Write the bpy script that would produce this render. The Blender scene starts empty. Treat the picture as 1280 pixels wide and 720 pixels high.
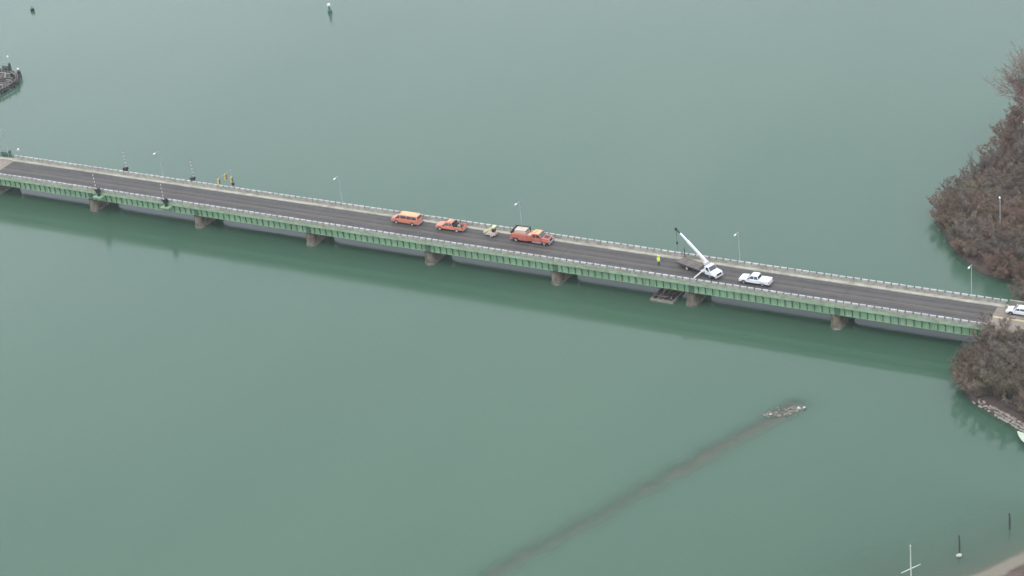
import bpy, bmesh, math, random
from mathutils import Vector, Matrix, noise as mnoise
R = math.radians
scene = bpy.context.scene
C = scene.collection

# ------------------------------------------------------------------ camera
CAM = (287.183, -299.297, 185.20); YAW, PITCH, ROLL = R(-31.732), R(27.933), R(-6.987); FPX = 2607.0
fwd = Vector((math.sin(YAW) * math.cos(PITCH), math.cos(YAW) * math.cos(PITCH), -math.sin(PITCH)))
right0 = Vector((math.cos(YAW), -math.sin(YAW), 0)); up0 = right0.cross(fwd)
rgt = right0 * math.cos(ROLL) + up0 * math.sin(ROLL); upv = -right0 * math.sin(ROLL) + up0 * math.cos(ROLL)
cd = bpy.data.cameras.new('camera'); cam = bpy.data.objects.new('camera', cd); C.objects.link(cam)
M4 = Matrix((rgt, upv, -fwd)).transposed().to_4x4(); M4.translation = CAM
cam.matrix_world = M4
cd.sensor_width = 36; cd.lens = FPX / 1280 * 36; cd.clip_start = 1; cd.clip_end = 20000
scene.camera = cam

# ------------------------------------------------------------------ sky, sun, exposure (overcast)
SUN_EL, SUN_AZ = R(62), R(165)
w = bpy.data.worlds.new('World'); scene.world = w; w.use_nodes = True
nt = w.node_tree; bg = nt.nodes['Background']
sky = nt.nodes.new('ShaderNodeTexSky'); sky.sky_type = 'NISHITA'; sky.sun_disc = False
sky.sun_elevation = SUN_EL; sky.sun_rotation = SUN_AZ; sky.air_density = 1.0; sky.dust_density = 2.0; sky.ozone_density = 1.0
hs = nt.nodes.new('ShaderNodeHueSaturation'); hs.inputs['Saturation'].default_value = 0.18
# an even cloud layer over most of the clear-sky light
ov = nt.nodes.new('ShaderNodeMix'); ov.data_type = 'RGBA'; ov.inputs['Factor'].default_value = 0.85; ov.inputs['B'].default_value = (5.45, 5.85, 6.65, 1)
nt.links.new(sky.outputs[0], hs.inputs['Color']); nt.links.new(hs.outputs[0], ov.inputs['A']); nt.links.new(ov.outputs['Result'], bg.inputs['Color'])
bg.inputs['Strength'].default_value = 0.15
sl = bpy.data.lights.new('sun', 'SUN'); sl.energy = 0.6; sl.angle = R(30); sl.color = (1, 0.97, 0.9)
so = bpy.data.objects.new('sun', sl); C.objects.link(so)
sdir = Vector((math.sin(SUN_AZ) * math.cos(SUN_EL), math.cos(SUN_AZ) * math.cos(SUN_EL), math.sin(SUN_EL)))
so.rotation_euler = sdir.to_track_quat('Z', 'Y').to_euler()
vs = scene.view_settings; vs.view_transform = 'Standard'; vs.look = 'None'; vs.exposure = 1.15; vs.gamma = 1.0
vs.use_curve_mapping = False
scene.cycles.use_denoising = True
scene.cycles.max_bounces = 6; scene.cycles.transparent_max_bounces = 12

# ------------------------------------------------------------------ materials
MATS = {}
def mat(name, col, rough=0.7, var=0.15, scale=2.0, col2=None, bump=0.0, metallic=0.0, spec=0.5, contrast=(0.35, 0.65), objrand=0.0, detail=4.0, coat=0.0):
    m = bpy.data.materials.new(name); m.use_nodes = True
    t = m.node_tree; b = t.nodes['Principled BSDF']
    b.inputs['Roughness'].default_value = rough; b.inputs['Metallic'].default_value = metallic
    b.inputs['Specular IOR Level'].default_value = spec; b.inputs['Coat Weight'].default_value = coat
    c1 = tuple(c * (1 - var) for c in col) if col2 is None else col2
    g = t.nodes.new('ShaderNodeNewGeometry')
    n = t.nodes.new('ShaderNodeTexNoise'); n.inputs['Scale'].default_value = scale; n.inputs['Detail'].default_value = detail
    t.links.new(g.outputs['Position'], n.inputs['Vector'])
    r = t.nodes.new('ShaderNodeValToRGB')
    r.color_ramp.elements[0].position = contrast[0]; r.color_ramp.elements[1].position = contrast[1]
    r.color_ramp.elements[0].color = (*c1, 1); r.color_ramp.elements[1].color = (*col, 1)
    t.links.new(n.outputs['Fac'], r.inputs['Fac'])
    out = r.outputs['Color']
    if objrand:
        oi = t.nodes.new('ShaderNodeObjectInfo'); h = t.nodes.new('ShaderNodeHueSaturation')
        mr = t.nodes.new('ShaderNodeMapRange'); mr.inputs['To Min'].default_value = 1 - objrand; mr.inputs['To Max'].default_value = 1 + objrand
        t.links.new(oi.outputs['Random'], mr.inputs['Value']); t.links.new(mr.outputs[0], h.inputs['Value'])
        t.links.new(out, h.inputs['Color']); out = h.outputs['Color']
    t.links.new(out, b.inputs['Base Color'])
    if bump:
        bp = t.nodes.new('ShaderNodeBump'); bp.inputs['Strength'].default_value = bump; bp.inputs['Distance'].default_value = 0.05
        t.links.new(n.outputs['Fac'], bp.inputs['Height']); t.links.new(bp.outputs[0], b.inputs['Normal'])
    MATS[name] = m
    return m

mat('asphalt', (0.061, 0.056, 0.051), 0.85, col2=(0.043, 0.040, 0.037), scale=0.6, bump=0.1)
mat('concrete', (0.245, 0.230, 0.180), 0.85, col2=(0.176, 0.162, 0.123), scale=0.7, bump=0.1)
mat('sidewalk_concrete', (0.372, 0.358, 0.299), 0.85, col2=(0.274, 0.260, 0.211), scale=0.5, objrand=0.08)
mat('parapet_concrete', (0.323, 0.319, 0.260), 0.85, col2=(0.230, 0.221, 0.172), scale=1.2, objrand=0.05)
mat('slab_edge', (0.33, 0.35, 0.26), 0.85, col2=(0.24, 0.26, 0.19), scale=0.9)
mat('rail_white', (0.370, 0.370, 0.353), 0.55, col2=(0.277, 0.277, 0.257), scale=1.5, objrand=0.16)
mat('girder_green', (0.212, 0.350, 0.207), 0.55, col2=(0.155, 0.267, 0.154), scale=0.5, contrast=(0.3, 0.7))
mat('fascia_green', (0.255, 0.36, 0.235), 0.6, col2=(0.20, 0.28, 0.18), scale=0.7)
mat('dark_and_shaded_green', (0.065, 0.125, 0.085), 0.6, col2=(0.055, 0.085, 0.055), scale=1.5)  # dark green parts; on ribs and span gaps, girder green with shade painted in
mat('pier_stone', (0.185, 0.160, 0.117), 0.9, col2=(0.099, 0.084, 0.060), scale=0.9, bump=0.3, detail=8)
mat('pier_foot', (0.219, 0.204, 0.166), 0.9, col2=(0.110, 0.102, 0.079), scale=1.2)
mat('yellow_line', (0.135, 0.105, 0.065), 0.8, col2=(0.095, 0.08, 0.06), scale=0.4)
mat('joint_steel', (0.04, 0.039, 0.038), 0.95, spec=0.1)
mat('tan_plate', (0.22, 0.185, 0.145), 0.7, col2=(0.17, 0.14, 0.11))
mat('galvanised', (0.30, 0.33, 0.325), 0.45, var=0.1, metallic=0.0)
mat('lamp_white', (0.60, 0.61, 0.60), 0.4, var=0.03)
mat('black_metal', (0.022, 0.026, 0.026), 0.5, var=0.3)
mat('signal_yellow', (0.55, 0.40, 0.10), 0.5, var=0.1)
mat('gate_white', (0.58, 0.58, 0.57), 0.6, var=0.1)
mat('lens_dark', (0.03, 0.02, 0.02), 0.2)
mat('paint_red_white_r', (0.20, 0.10, 0.095), 0.6)
mat('vehicle_orange', (0.52, 0.178, 0.112), 0.4, var=0.12, coat=0.15)
mat('vehicle_orange_light', (0.60, 0.32, 0.155), 0.4, var=0.06, coat=0.2)  # paler orange; on the van roof, light from above put into the body colour
mat('vehicle_red', (0.44, 0.125, 0.085), 0.4, var=0.2, coat=0.15)
mat('vehicle_white', (0.62, 0.63, 0.66), 0.35, var=0.03, coat=0.3)
mat('glass', (0.025, 0.03, 0.032), 0.08, var=0.1, spec=0.8)
mat('tyre', (0.025, 0.025, 0.026), 0.9, var=0.2)
mat('rim', (0.24, 0.24, 0.24), 0.4, var=0.1)
mat('rim_white', (0.42, 0.41, 0.39), 0.4, var=0.1)
mat('chassis', (0.035, 0.035, 0.037), 0.7)
mat('bumper_grey', (0.25, 0.25, 0.26), 0.5)
mat('headlight', (0.7, 0.72, 0.72), 0.15, var=0.02)
mat('taillight', (0.4, 0.02, 0.02), 0.3)
mat('amber', (0.8, 0.35, 0.05), 0.3)
mat('cream', (0.58, 0.52, 0.27), 0.5, var=0.1)
mat('cream_box', (0.46, 0.38, 0.31), 0.55, var=0.15)
mat('bed_wood', (0.129, 0.111, 0.095), 0.9, col2=(0.090, 0.076, 0.066), scale=1.5, objrand=0.12)
mat('hi_vis', (0.58, 0.78, 0.05), 0.6, var=0.08)
mat('reflective', (0.75, 0.77, 0.75), 0.3, var=0.05)
mat('dark_cloth', (0.03, 0.033, 0.045), 0.9)
mat('skin', (0.45, 0.28, 0.2), 0.6)
mat('timber', (0.14, 0.118, 0.10), 0.9, col2=(0.085, 0.07, 0.06), scale=2, objrand=0.25)
mat('timber_pale', (0.23, 0.21, 0.185), 0.9, col2=(0.155, 0.14, 0.12), scale=2, objrand=0.15)
mat('rail_post_dark', (0.115, 0.11, 0.098), 0.9, var=0.3)  # darker than the rail panels so the gaps between them read dark
mat('sunken_rock', (0.26, 0.135, 0.112), 0.95, col2=(0.175, 0.094, 0.08), scale=0.5, bump=0.2)
mat('timber_dark', (0.04, 0.037, 0.036), 0.9, objrand=0.2)
mat('rust', (0.14, 0.075, 0.055), 0.9, col2=(0.085, 0.048, 0.036), scale=3, objrand=0.2)
mat('rock', (0.16, 0.142, 0.112), 0.9, col2=(0.09, 0.08, 0.066), scale=2.0, objrand=0.25, bump=0.3)
mat('rock_white', (0.42, 0.42, 0.40), 0.8, col2=(0.36, 0.36, 0.34), scale=3)
mat('stone_pale', (0.29, 0.255, 0.215), 0.9, col2=(0.19, 0.168, 0.14), scale=1.5, objrand=0.2)
mat('buoy_green', (0.03, 0.11, 0.085), 0.5)
mat('flag_white', (0.44, 0.47, 0.41), 0.45, var=0.06)
mat('boat_hull', (0.05, 0.085, 0.06), 0.35)
mat('boat_deck', (0.45, 0.5, 0.38), 0.45, var=0.08)
mat('twig_brown', (0.203, 0.154, 0.113), 0.95, col2=(0.138, 0.107, 0.083), scale=0.35, objrand=0.26, spec=0.1)
mat('twig_red', (0.213, 0.141, 0.102), 0.95, col2=(0.148, 0.101, 0.076), scale=0.35, objrand=0.24, spec=0.1)
mat('twig_grey', (0.175, 0.149, 0.122), 0.95, col2=(0.127, 0.109, 0.092), scale=0.35, objrand=0.24, spec=0.1)
mat('twig_olive', (0.178, 0.155, 0.098), 0.95, col2=(0.131, 0.113, 0.078), scale=0.35, objrand=0.24, spec=0.1)
mat('bark', (0.150, 0.128, 0.112), 0.95, col2=(0.10, 0.085, 0.076), scale=2, spec=0.1)
mat('bud_red', (0.30, 0.155, 0.135), 0.9, objrand=0.1, spec=0.1)

def tag(o, label=None, cat=None, group=None, kind=None):
    if label: o['label'] = label
    if cat: o['category'] = cat
    if group: o['group'] = group
    if kind: o['kind'] = kind
    return o

def empty(name, loc=(0, 0, 0), rz=0.0, label=None, cat=None, group=None):
    o = bpy.data.objects.new(name, None); C.objects.link(o); o.empty_display_size = 0.3
    o.location = loc; o.rotation_euler = (0, 0, rz)
    return tag(o, label, cat, group)

class MB:
    def __init__(s): s.v = []; s.f = []
    def add(s, vs, fs):
        k = len(s.v); s.v += [tuple(v) for v in vs]; s.f += [tuple(i + k for i in f) for f in fs]; return s
    def box(s, x0, x1, y0, y1, z0, z1):
        return s.add([(x0, y0, z0), (x1, y0, z0), (x1, y1, z0), (x0, y1, z0), (x0, y0, z1), (x1, y0, z1), (x1, y1, z1), (x0, y1, z1)],
                     [(0, 3, 2, 1), (4, 5, 6, 7), (0, 1, 5, 4), (1, 2, 6, 5), (2, 3, 7, 6), (3, 0, 4, 7)])
    def prism(s, prof, y0, y1, inset=None):
        """profile in x,z extruded along y; inset(x,z)->dy narrows each side there"""
        n = len(prof); ins = [inset(x, z) if inset else 0 for x, z in prof]
        a = [(x, y0 + d, z) for (x, z), d in zip(prof, ins)]; b = [(x, y1 - d, z) for (x, z), d in zip(prof, ins)]
        return s.add(a + b, [tuple(range(n)), tuple(range(2 * n - 1, n - 1, -1))] + [(i, i + n, (i + 1) % n + n, (i + 1) % n) for i in range(n)])
    def extrude_z(s, poly, z0, z1, scale0=None):
        n = len(poly); a = [(x, y, z0) for x, y in (scale0 or poly)]; b = [(x, y, z1) for x, y in poly]
        return s.add(a + b, [tuple(range(n - 1, -1, -1)), tuple(range(n, 2 * n))] + [(i, (i + 1) % n, (i + 1) % n + n, i + n) for i in range(n)])
    def tube(s, path, radii, n=8):
        path = [Vector(p) for p in path]; rings = []
        if not hasattr(radii, '__len__'): radii = [radii] * len(path)
        for i, p in enumerate(path):
            d = (path[min(i + 1, len(path) - 1)] - path[max(i - 1, 0)]).normalized()
            a = Vector((0, 0, 1)) if abs(d.z) < 0.9 else Vector((1, 0, 0))
            u = d.cross(a).normalized(); v = d.cross(u)
            rings.append([p + (u * math.cos(2 * math.pi * k / n) + v * math.sin(2 * math.pi * k / n)) * radii[i] for k in range(n)])
        fs = []
        for i in range(len(path) - 1):
            for k in range(n):
                fs.append((i * n + k, i * n + (k + 1) % n, (i + 1) * n + (k + 1) % n, (i + 1) * n + k))
        fs.append(tuple(range(n - 1, -1, -1))); fs.append(tuple(range((len(path) - 1) * n, len(path) * n)))
        return s.add([v for r in rings for v in r], fs)
    def beam(s, p, q, wd, ht):
        p, q = Vector(p), Vector(q); d = (q - p).normalized()
        a = Vector((0, 0, 1)) if abs(d.z) < 0.95 else Vector((1, 0, 0))
        u = d.cross(a).normalized() * wd / 2; v = u.cross(d).normalized() * ht / 2
        vs = [p - u - v, p + u - v, p + u + v, p - u + v, q - u - v, q + u - v, q + u + v, q - u + v]
        return s.add(vs, [(0, 3, 2, 1), (4, 5, 6, 7), (0, 1, 5, 4), (1, 2, 6, 5), (2, 3, 7, 6), (3, 0, 4, 7)])
    def cyl_y(s, x, z, r, y0, y1, n=16):
        return s.tube([(x, y0, z), (x, y1, z)], r, n)
    def lathe(s, prof, n=12, c=(0, 0)):
        vs = [(c[0] + r * math.cos(2 * math.pi * k / n), c[1] + r * math.sin(2 * math.pi * k / n), z) for r, z in prof for k in range(n)]
        fs = [(i * n + k, i * n + (k + 1) % n, (i + 1) * n + (k + 1) % n, (i + 1) * n + k) for i in range(len(prof) - 1) for k in range(n)]
        fs += [tuple(range(n - 1, -1, -1)), tuple(range((len(prof) - 1) * n, len(prof) * n))]
        return s.add(vs, fs)
    def mesh(s, name, m, bevel=0.0, smooth=False, segs=2):
        me = bpy.data.meshes.new(name); me.from_pydata(s.v, [], s.f)
        bm = bmesh.new(); bm.from_mesh(me); bmesh.ops.recalc_face_normals(bm, faces=bm.faces)
        if bevel:
            es = [e for e in bm.edges if len(e.link_faces) == 2 and e.calc_face_angle(0) > 0.5]
            bmesh.ops.bevel(bm, geom=es, offset=bevel, segments=segs, affect='EDGES', profile=0.6, clamp_overlap=True)
        bm.to_mesh(me); bm.free()
        me.materials.append(MATS[m] if isinstance(m, str) else m)
        if smooth:
            me.shade_smooth()
            me.set_sharp_from_angle(angle=R(40))
        return me
    def build(s, name, m, parent=None, bevel=0.0, smooth=False, loc=(0, 0, 0), rz=0):
        return put(name, s.mesh(name, m, bevel, smooth), parent, loc, rz)

def put(name, me, parent=None, loc=(0, 0, 0), rz=0.0):
    o = bpy.data.objects.new(name, me); C.objects.link(o); o.location = loc; o.rotation_euler = (0, 0, rz)
    if parent: o.parent = parent
    return o

def copy_tree(root, loc, rz=0.0, scale=None, label=None):
    kids = {}
    for o in list(bpy.data.objects):
        if o.parent: kids.setdefault(o.parent.name, []).append(o)
    def cp(o, par):
        c = o.copy(); C.objects.link(c); c.parent = par
        for ch in kids.get(o.name, []): cp(ch, c)
        return c
    r = cp(root, None); r.location = loc; r.rotation_euler = (0, 0, rz)
    if scale: r.scale = scale
    if label: r['label'] = label
    return r

rnd = random.Random(7)
DROP = Vector((-0.497, 0.803, -0.5))   # the bridge datum: everything up on the deck is set down by this

# ------------------------------------------------------------------ terrain and water
SHORE = [(193.5, 9.8), (195.5, 13), (197, 18), (196.5, 22.5), (193, 26.5), (190, 27.5), (185, 28.5), (180, 33), (175, 39.5), (171.5, 45), (169.5, 50), (170, 55),
         (172, 61), (174, 68), (174.5, 76), (172.5, 84), (172, 92), (176, 102), (184, 114), (195, 128), (215, 145), (345, 190), (345, -140),
         (196, -140), (198, -95), (201.5, -70), (204, -66), (207.5, -63.3), (211.6, -59.4), (216.4, -51.6), (223, -44), (227, -36), (223, -30), (215, -25), (207.5, -20.7),
         (202, -17.4), (197, -14.6), (194.5, -11.5), (193.2, -7), (193, -2), (193, 4)]
RIDGE_A, RIDGE_B = Vector((169.5, -25.0)), Vector((140.5, -92.0))
def seg_d(p, a, b):
    ab = b - a; t = max(0, min(1, (p - a).dot(ab) / ab.length_squared)); return (p - a - ab * t).length, t
SH = [Vector(p) for p in SHORE]
def shore_d(x, y):
    p = Vector((x, y)); d = min(seg_d(p, SH[i], SH[(i + 1) % len(SH)])[0] for i in range(len(SH)))
    ins = False; n = len(SHORE)
    for i in range(n):
        x1, y1 = SHORE[i]; x2, y2 = SHORE[(i + 1) % n]
        if (y1 > y) != (y2 > y) and x < (x2 - x1) * (y - y1) / (y2 - y1) + x1: ins = not ins
    return d if ins else -d
def ridge_h(x, y):
    p = Vector((x, y)); d, t = seg_d(p, RIDGE_A, RIDGE_B)
    d += 0.8 * mnoise.noise(Vector((x * 0.30, y * 0.30, 3.0)))
    crest = -0.34 - 0.16 * t + 0.12 * mnoise.noise(Vector((x * 0.12, y * 0.12, 9.0)))
    if t < 0.06: crest = -0.2
    return crest - max(0, d) ** 1.5 * 0.15
def ground_h(x, y):
    s = shore_d(x, y)
    n1 = mnoise.noise(Vector((x * 0.08, y * 0.08, 0.0)))
    if s < 0:
        k_ = max(0, min(1, (-y - 26) / 16)); k_ = k_ * k_ * (3 - 2 * k_); shallow = 0.75 - 0.59 * k_
        h = s * shallow - 0.04
        h = h * (1 - k_) + k_ * (-0.05 - 0.26 * min(-s, 1.0) - 0.055 * max(0, -s - 1.0))
        h = max(h, -5.0 + n1)
    else:
        h = min(1.4 + 0.5 * n1, 0.05 + s * 0.33)
        k_ = max(0, min(1, (-y - 34) / 8)); h = h * (1 - k_) + min(0.8, s * 0.16) * k_
        # embankment carrying the approach road
        ex = x - 194.9
        if ex > -4:
            side = max(0, abs(y - 5.1) - 5.4); front = max(0, -ex)
            e = 4.95 - (side + front) / 1.35
            h = max(h, min(e, 4.95))
    return h
def bed_h(x, y):
    return max(ground_h(x, y), max(-5.0, ridge_h(x, y)))
# riverbed and banks: one tensor grid, fine where the banks are
def axis(lo, hi, step, far):
    a = [lo + i * step for i in range(int((hi - lo) / step) + 1)]
    k, q = step, lo
    pre = []
    while q > far[0]: k *= 1.6; q -= k; pre.append(max(q, far[0]))
    k, q = step, a[-1]; post = []
    while q < far[1]: k *= 1.6; q += k; post.append(min(q, far[1]))
    return pre[::-1] + a + post
gx = axis(134, 232, 1.0, (-7000, 7000)); gy = axis(-104, 112, 1.0, (-7000, 9000))
hts = [[ground_h(x, y) if (120 < x < 345 and -150 < y < 200) else (1.2 if x >= 345 and -140 < y < 190 else -5.0) for x in gx] for y in gy]
nx, ny = len(gx), len(gy)
quads = [(j * nx + i, j * nx + i + 1, (j + 1) * nx + i + 1, (j + 1) * nx + i) for j in range(ny - 1) for i in range(nx - 1)]
me = bpy.data.meshes.new('ground'); me.from_pydata([(gx[i], gy[j], hts[j][i]) for j in range(ny) for i in range(nx)], [], quads)
me.shade_smooth()
gm = bpy.data.materials.new('ground_soil'); gm.use_nodes = True; t = gm.node_tree; b = t.nodes['Principled BSDF']
b.inputs['Roughness'].default_value = 0.95; b.inputs['Specular IOR Level'].default_value = 0.15
g = t.nodes.new('ShaderNodeNewGeometry')
n = t.nodes.new('ShaderNodeTexNoise'); n.inputs['Scale'].default_value = 0.45; n.inputs['Detail'].default_value = 8; n.inputs['Roughness'].default_value = 0.65
t.links.new(g.outputs['Position'], n.inputs['Vector'])
r = t.nodes.new('ShaderNodeValToRGB'); r.color_ramp.elements[0].position = 0.35; r.color_ramp.elements[1].position = 0.68
r.color_ramp.elements[0].color = (0.055, 0.043, 0.036, 1); r.color_ramp.elements[1].color = (0.115, 0.084, 0.067, 1)
t.links.new(n.outputs['Fac'], r.inputs['Fac'])
# sandy strip low down at the waterline, by height, on the southern bank
sx = t.nodes.new('ShaderNodeSeparateXYZ'); t.links.new(g.outputs['Position'], sx.inputs[0])
n2 = t.nodes.new('ShaderNodeTexNoise'); n2.inputs['Scale'].default_value = 0.5; n2.inputs['Detail'].default_value = 5; t.links.new(g.outputs['Position'], n2.inputs['Vector'])
ad = t.nodes.new('ShaderNodeMath'); ad.operation = 'MULTIPLY_ADD'; ad.inputs[1].default_value = 0.28; t.links.new(n2.outputs['Fac'], ad.inputs[0]); t.links.new(sx.outputs['Z'], ad.inputs[2])
mr = t.nodes.new('ShaderNodeMapRange'); mr.inputs['From Min'].default_value = 0.62; mr.inputs['From Max'].default_value = 0.50; t.links.new(ad.outputs[0], mr.inputs['Value'])
my = t.nodes.new('ShaderNodeMapRange'); my.inputs['From Min'].default_value = -22; my.inputs['From Max'].default_value = -34; t.links.new(sx.outputs['Y'], my.inputs['Value'])
mu = t.nodes.new('ShaderNodeMath'); mu.operation = 'MULTIPLY'; t.links.new(mr.outputs[0], mu.inputs[0]); t.links.new(my.outputs[0], mu.inputs[1])
mx = t.nodes.new('ShaderNodeMix'); mx.data_type = 'RGBA'; t.links.new(mu.outputs[0], mx.inputs['Factor']); t.links.new(r.outputs[0], mx.inputs['A']); mx.inputs['B'].default_value = (0.165, 0.148, 0.115, 1)
t.links.new(mx.outputs['Result'], b.inputs['Base Color'])
me.materials.append(gm)
tag(put('ground', me), kind='structure', label='brown leaf-littered river bank with a sandy edge')

# water: turbid green, its opacity follows the real depth to the bed
wme = bpy.data.meshes.new('water'); wme.from_pydata([(gx[i], gy[j], 0.0) for j in range(ny) for i in range(nx)], [], quads)
at = wme.attributes.new('depth', 'FLOAT', 'POINT'); at.data.foreach_set('value', [max(0.0, -max(hts[j][i], ridge_h(gx[i], gy[j]))) for j in range(ny) for i in range(nx)])
wme.shade_smooth()
wm = bpy.data.materials.new('river_water'); wm.use_nodes = True; t = wm.node_tree; b = t.nodes['Principled BSDF']
b.inputs['IOR'].default_value = 1.333; b.inputs['Roughness'].default_value = 0.11
g = t.nodes.new('ShaderNodeNewGeometry')
n = t.nodes.new('ShaderNodeTexNoise'); n.inputs['Scale'].default_value = 0.012; n.inputs['Detail'].default_value = 5
mp = t.nodes.new('ShaderNodeMapping'); mp.inputs['Scale'].default_value = (1.0, 0.45, 1.0); mp.inputs['Rotation'].default_value = (0, 0, R(18))
t.links.new(g.outputs['Position'], mp.inputs['Vector']); t.links.new(mp.outputs[0], n.inputs['Vector'])
r = t.nodes.new('ShaderNodeValToRGB'); r.color_ramp.elements[0].position = 0.3; r.color_ramp.elements[1].position = 0.7
r.color_ramp.elements[0].color = (0.040, 0.083, 0.054, 1); r.color_ramp.elements[1].color = (0.052, 0.097, 0.061, 1)
t.links.new(n.outputs['Fac'], r.inputs['Fac']); t.links.new(r.outputs[0], b.inputs['Base Color'])
da = t.nodes.new('ShaderNodeAttribute'); da.attribute_name = 'depth'
m1 = t.nodes.new('ShaderNodeMath'); m1.operation = 'MULTIPLY'; m1.inputs[1].default_value = -2.4; t.links.new(da.outputs['Fac'], m1.inputs[0])
m2 = t.nodes.new('ShaderNodeMath'); m2.operation = 'EXPONENT'; t.links.new(m1.outputs[0], m2.inputs[0])
m3 = t.nodes.new('ShaderNodeMath'); m3.operation = 'SUBTRACT'; m3.inputs[0].default_value = 1.0; t.links.new(m2.outputs[0], m3.inputs[1])
t.links.new(m3.outputs[0], b.inputs['Alpha'])
n3 = t.nodes.new('ShaderNodeTexNoise'); n3.inputs['Scale'].default_value = 0.9; n3.inputs['Detail'].default_value = 3
t.links.new(g.outputs['Position'], n3.inputs['Vector'])
n4 = t.nodes.new('ShaderNodeTexNoise'); n4.inputs['Scale'].default_value = 0.022; n4.inputs['Detail'].default_value = 6; n4.inputs['Distortion'].default_value = 1.2
mp4 = t.nodes.new('ShaderNodeMapping'); mp4.inputs['Scale'].default_value = (0.35, 1.4, 1.0); mp4.inputs['Rotation'].default_value = (0, 0, R(-24))
t.links.new(g.outputs['Position'], mp4.inputs['Vector']); t.links.new(mp4.outputs[0], n4.inputs['Vector'])
mr4 = t.nodes.new('ShaderNodeMapRange'); mr4.inputs['From Min'].default_value = 0.35; mr4.inputs['From Max'].default_value = 0.65; mr4.inputs['To Min'].default_value = 0.07; mr4.inputs['To Max'].default_value = 0.19
t.links.new(n4.outputs['Fac'], mr4.inputs['Value']); t.links.new(mr4.outputs[0], b.inputs['Roughness'])
bp = t.nodes.new('ShaderNodeBump'); bp.inputs['Strength'].default_value = 0.16; bp.inputs['Distance'].default_value = 0.06
t.links.new(n3.outputs['Fac'], bp.inputs['Height']); t.links.new(bp.outputs[0], b.inputs['Normal'])
wme.materials.append(wm)
tag(put('water', wme), kind='structure', label='calm turbid green river water')

rv = []; ru, rn = 90, 18; rax = (RIDGE_B - RIDGE_A); rpn = Vector((-rax.y, rax.x)).normalized()
for i in range(ru + 1):
    for j in range(rn + 1):
        q_ = RIDGE_A + rax * (-0.05 + 1.1 * i / ru) + rpn * (-8 + 16 * j / rn); rv.append((q_.x, q_.y, max(-5.5, ridge_h(q_.x, q_.y) - 0.02)))
rme = bpy.data.meshes.new('sunken_breakwater'); rme.from_pydata(rv, [], [(i * (rn + 1) + j, i * (rn + 1) + j + 1, (i + 1) * (rn + 1) + j + 1, (i + 1) * (rn + 1) + j) for i in range(ru) for j in range(rn)])
rme.materials.append(MATS['sunken_rock']); rme.shade_smooth()
tag(put('sunken_breakwater', rme), 'long brown rock breakwater lying just under the green water', 'breakwater')

def streaks(name, col, vec_scale, lo, hi, amount, scale=1.0):
    t = MATS[name].node_tree; b = t.nodes['Principled BSDF']; src = b.inputs['Base Color'].links[0].from_socket
    g = t.nodes.new('ShaderNodeNewGeometry'); mp = t.nodes.new('ShaderNodeMapping'); mp.inputs['Scale'].default_value = vec_scale
    n = t.nodes.new('ShaderNodeTexNoise'); n.inputs['Scale'].default_value = scale; n.inputs['Detail'].default_value = 6; n.inputs['Roughness'].default_value = 0.6
    t.links.new(g.outputs['Position'], mp.inputs['Vector']); t.links.new(mp.outputs[0], n.inputs['Vector'])
    mr = t.nodes.new('ShaderNodeMapRange'); mr.inputs['From Min'].default_value = lo; mr.inputs['From Max'].default_value = hi; mr.inputs['To Max'].default_value = amount
    t.links.new(n.outputs['Fac'], mr.inputs['Value'])
    mx = t.nodes.new('ShaderNodeMix'); mx.data_type = 'RGBA'; t.links.new(mr.outputs[0], mx.inputs['Factor']); t.links.new(src, mx.inputs['A']); mx.inputs['B'].default_value = (*col, 1)
    t.links.new(mx.outputs['Result'], b.inputs['Base Color'])
streaks('girder_green', (0.12, 0.105, 0.07), (1.6, 1.6, 0.25), 0.52, 0.75, 0.75)
streaks('fascia_green', (0.17, 0.15, 0.10), (1.2, 1.2, 0.5), 0.5, 0.75, 0.7)
streaks('parapet_concrete', (0.12, 0.108, 0.088), (1.1, 1.1, 0.4), 0.52, 0.78, 0.8)
streaks('sidewalk_concrete', (0.17, 0.155, 0.13), (0.35, 1.2, 1), 0.52, 0.75, 0.7)
streaks('pier_foot', (0.05, 0.055, 0.04), (0.7, 0.7, 0.7), 0.42, 0.6, 0.75)
streaks('pier_stone', (0.055, 0.048, 0.04), (1.5, 1.5, 0.3), 0.5, 0.72, 0.8)

# ------------------------------------------------------------------ bridge
ZR = 5.70                      # road level
P = 1.40                       # panel length
X0, X1 = -28.0, 196.0          # fixed spans
bridge = empty('girder_bridge', (84, 4.2, 0), 0, 'long low green steel girder bridge with white railings crossing the river', 'bridge')
BL = Vector((84, 4.2, 0))
def bput(mb, name, m, parent=None, bevel=0.0):
    mb.v = [(x - BL.x, y - BL.y, z) for x, y, z in mb.v]
    return put(name, mb.mesh(name, m, bevel), parent or bridge)
bput(MB().box(X0, X1, -0.30, 9.1, 5.50, 5.655), 'deck_slab', 'slab_edge')
XE = 194.4
# worn asphalt with paler wheel tracks
am = MATS['asphalt']; t = am.node_tree; b = t.nodes['Principled BSDF']; src = b.inputs['Base Color'].links[0].from_socket
g = t.nodes.new('ShaderNodeNewGeometry'); sx = t.nodes.new('ShaderNodeSeparateXYZ'); t.links.new(g.outputs['Position'], sx.inputs[0])
wv = t.nodes.new('ShaderNodeMath'); wv.operation = 'SINE'
ma = t.nodes.new('ShaderNodeMath'); ma.operation = 'MULTIPLY_ADD'; ma.inputs[1].default_value = 2 * math.pi / 1.83; ma.inputs[2].default_value = -1.2
t.links.new(sx.outputs['Y'], ma.inputs[0]); t.links.new(ma.outputs[0], wv.inputs[0])
mr = t.nodes.new('ShaderNodeMapRange'); mr.inputs['From Min'].default_value = -1; mr.inputs['To Min'].default_value = 0.0; mr.inputs['To Max'].default_value = 0.75
t.links.new(wv.outputs[0], mr.inputs['Value'])
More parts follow.
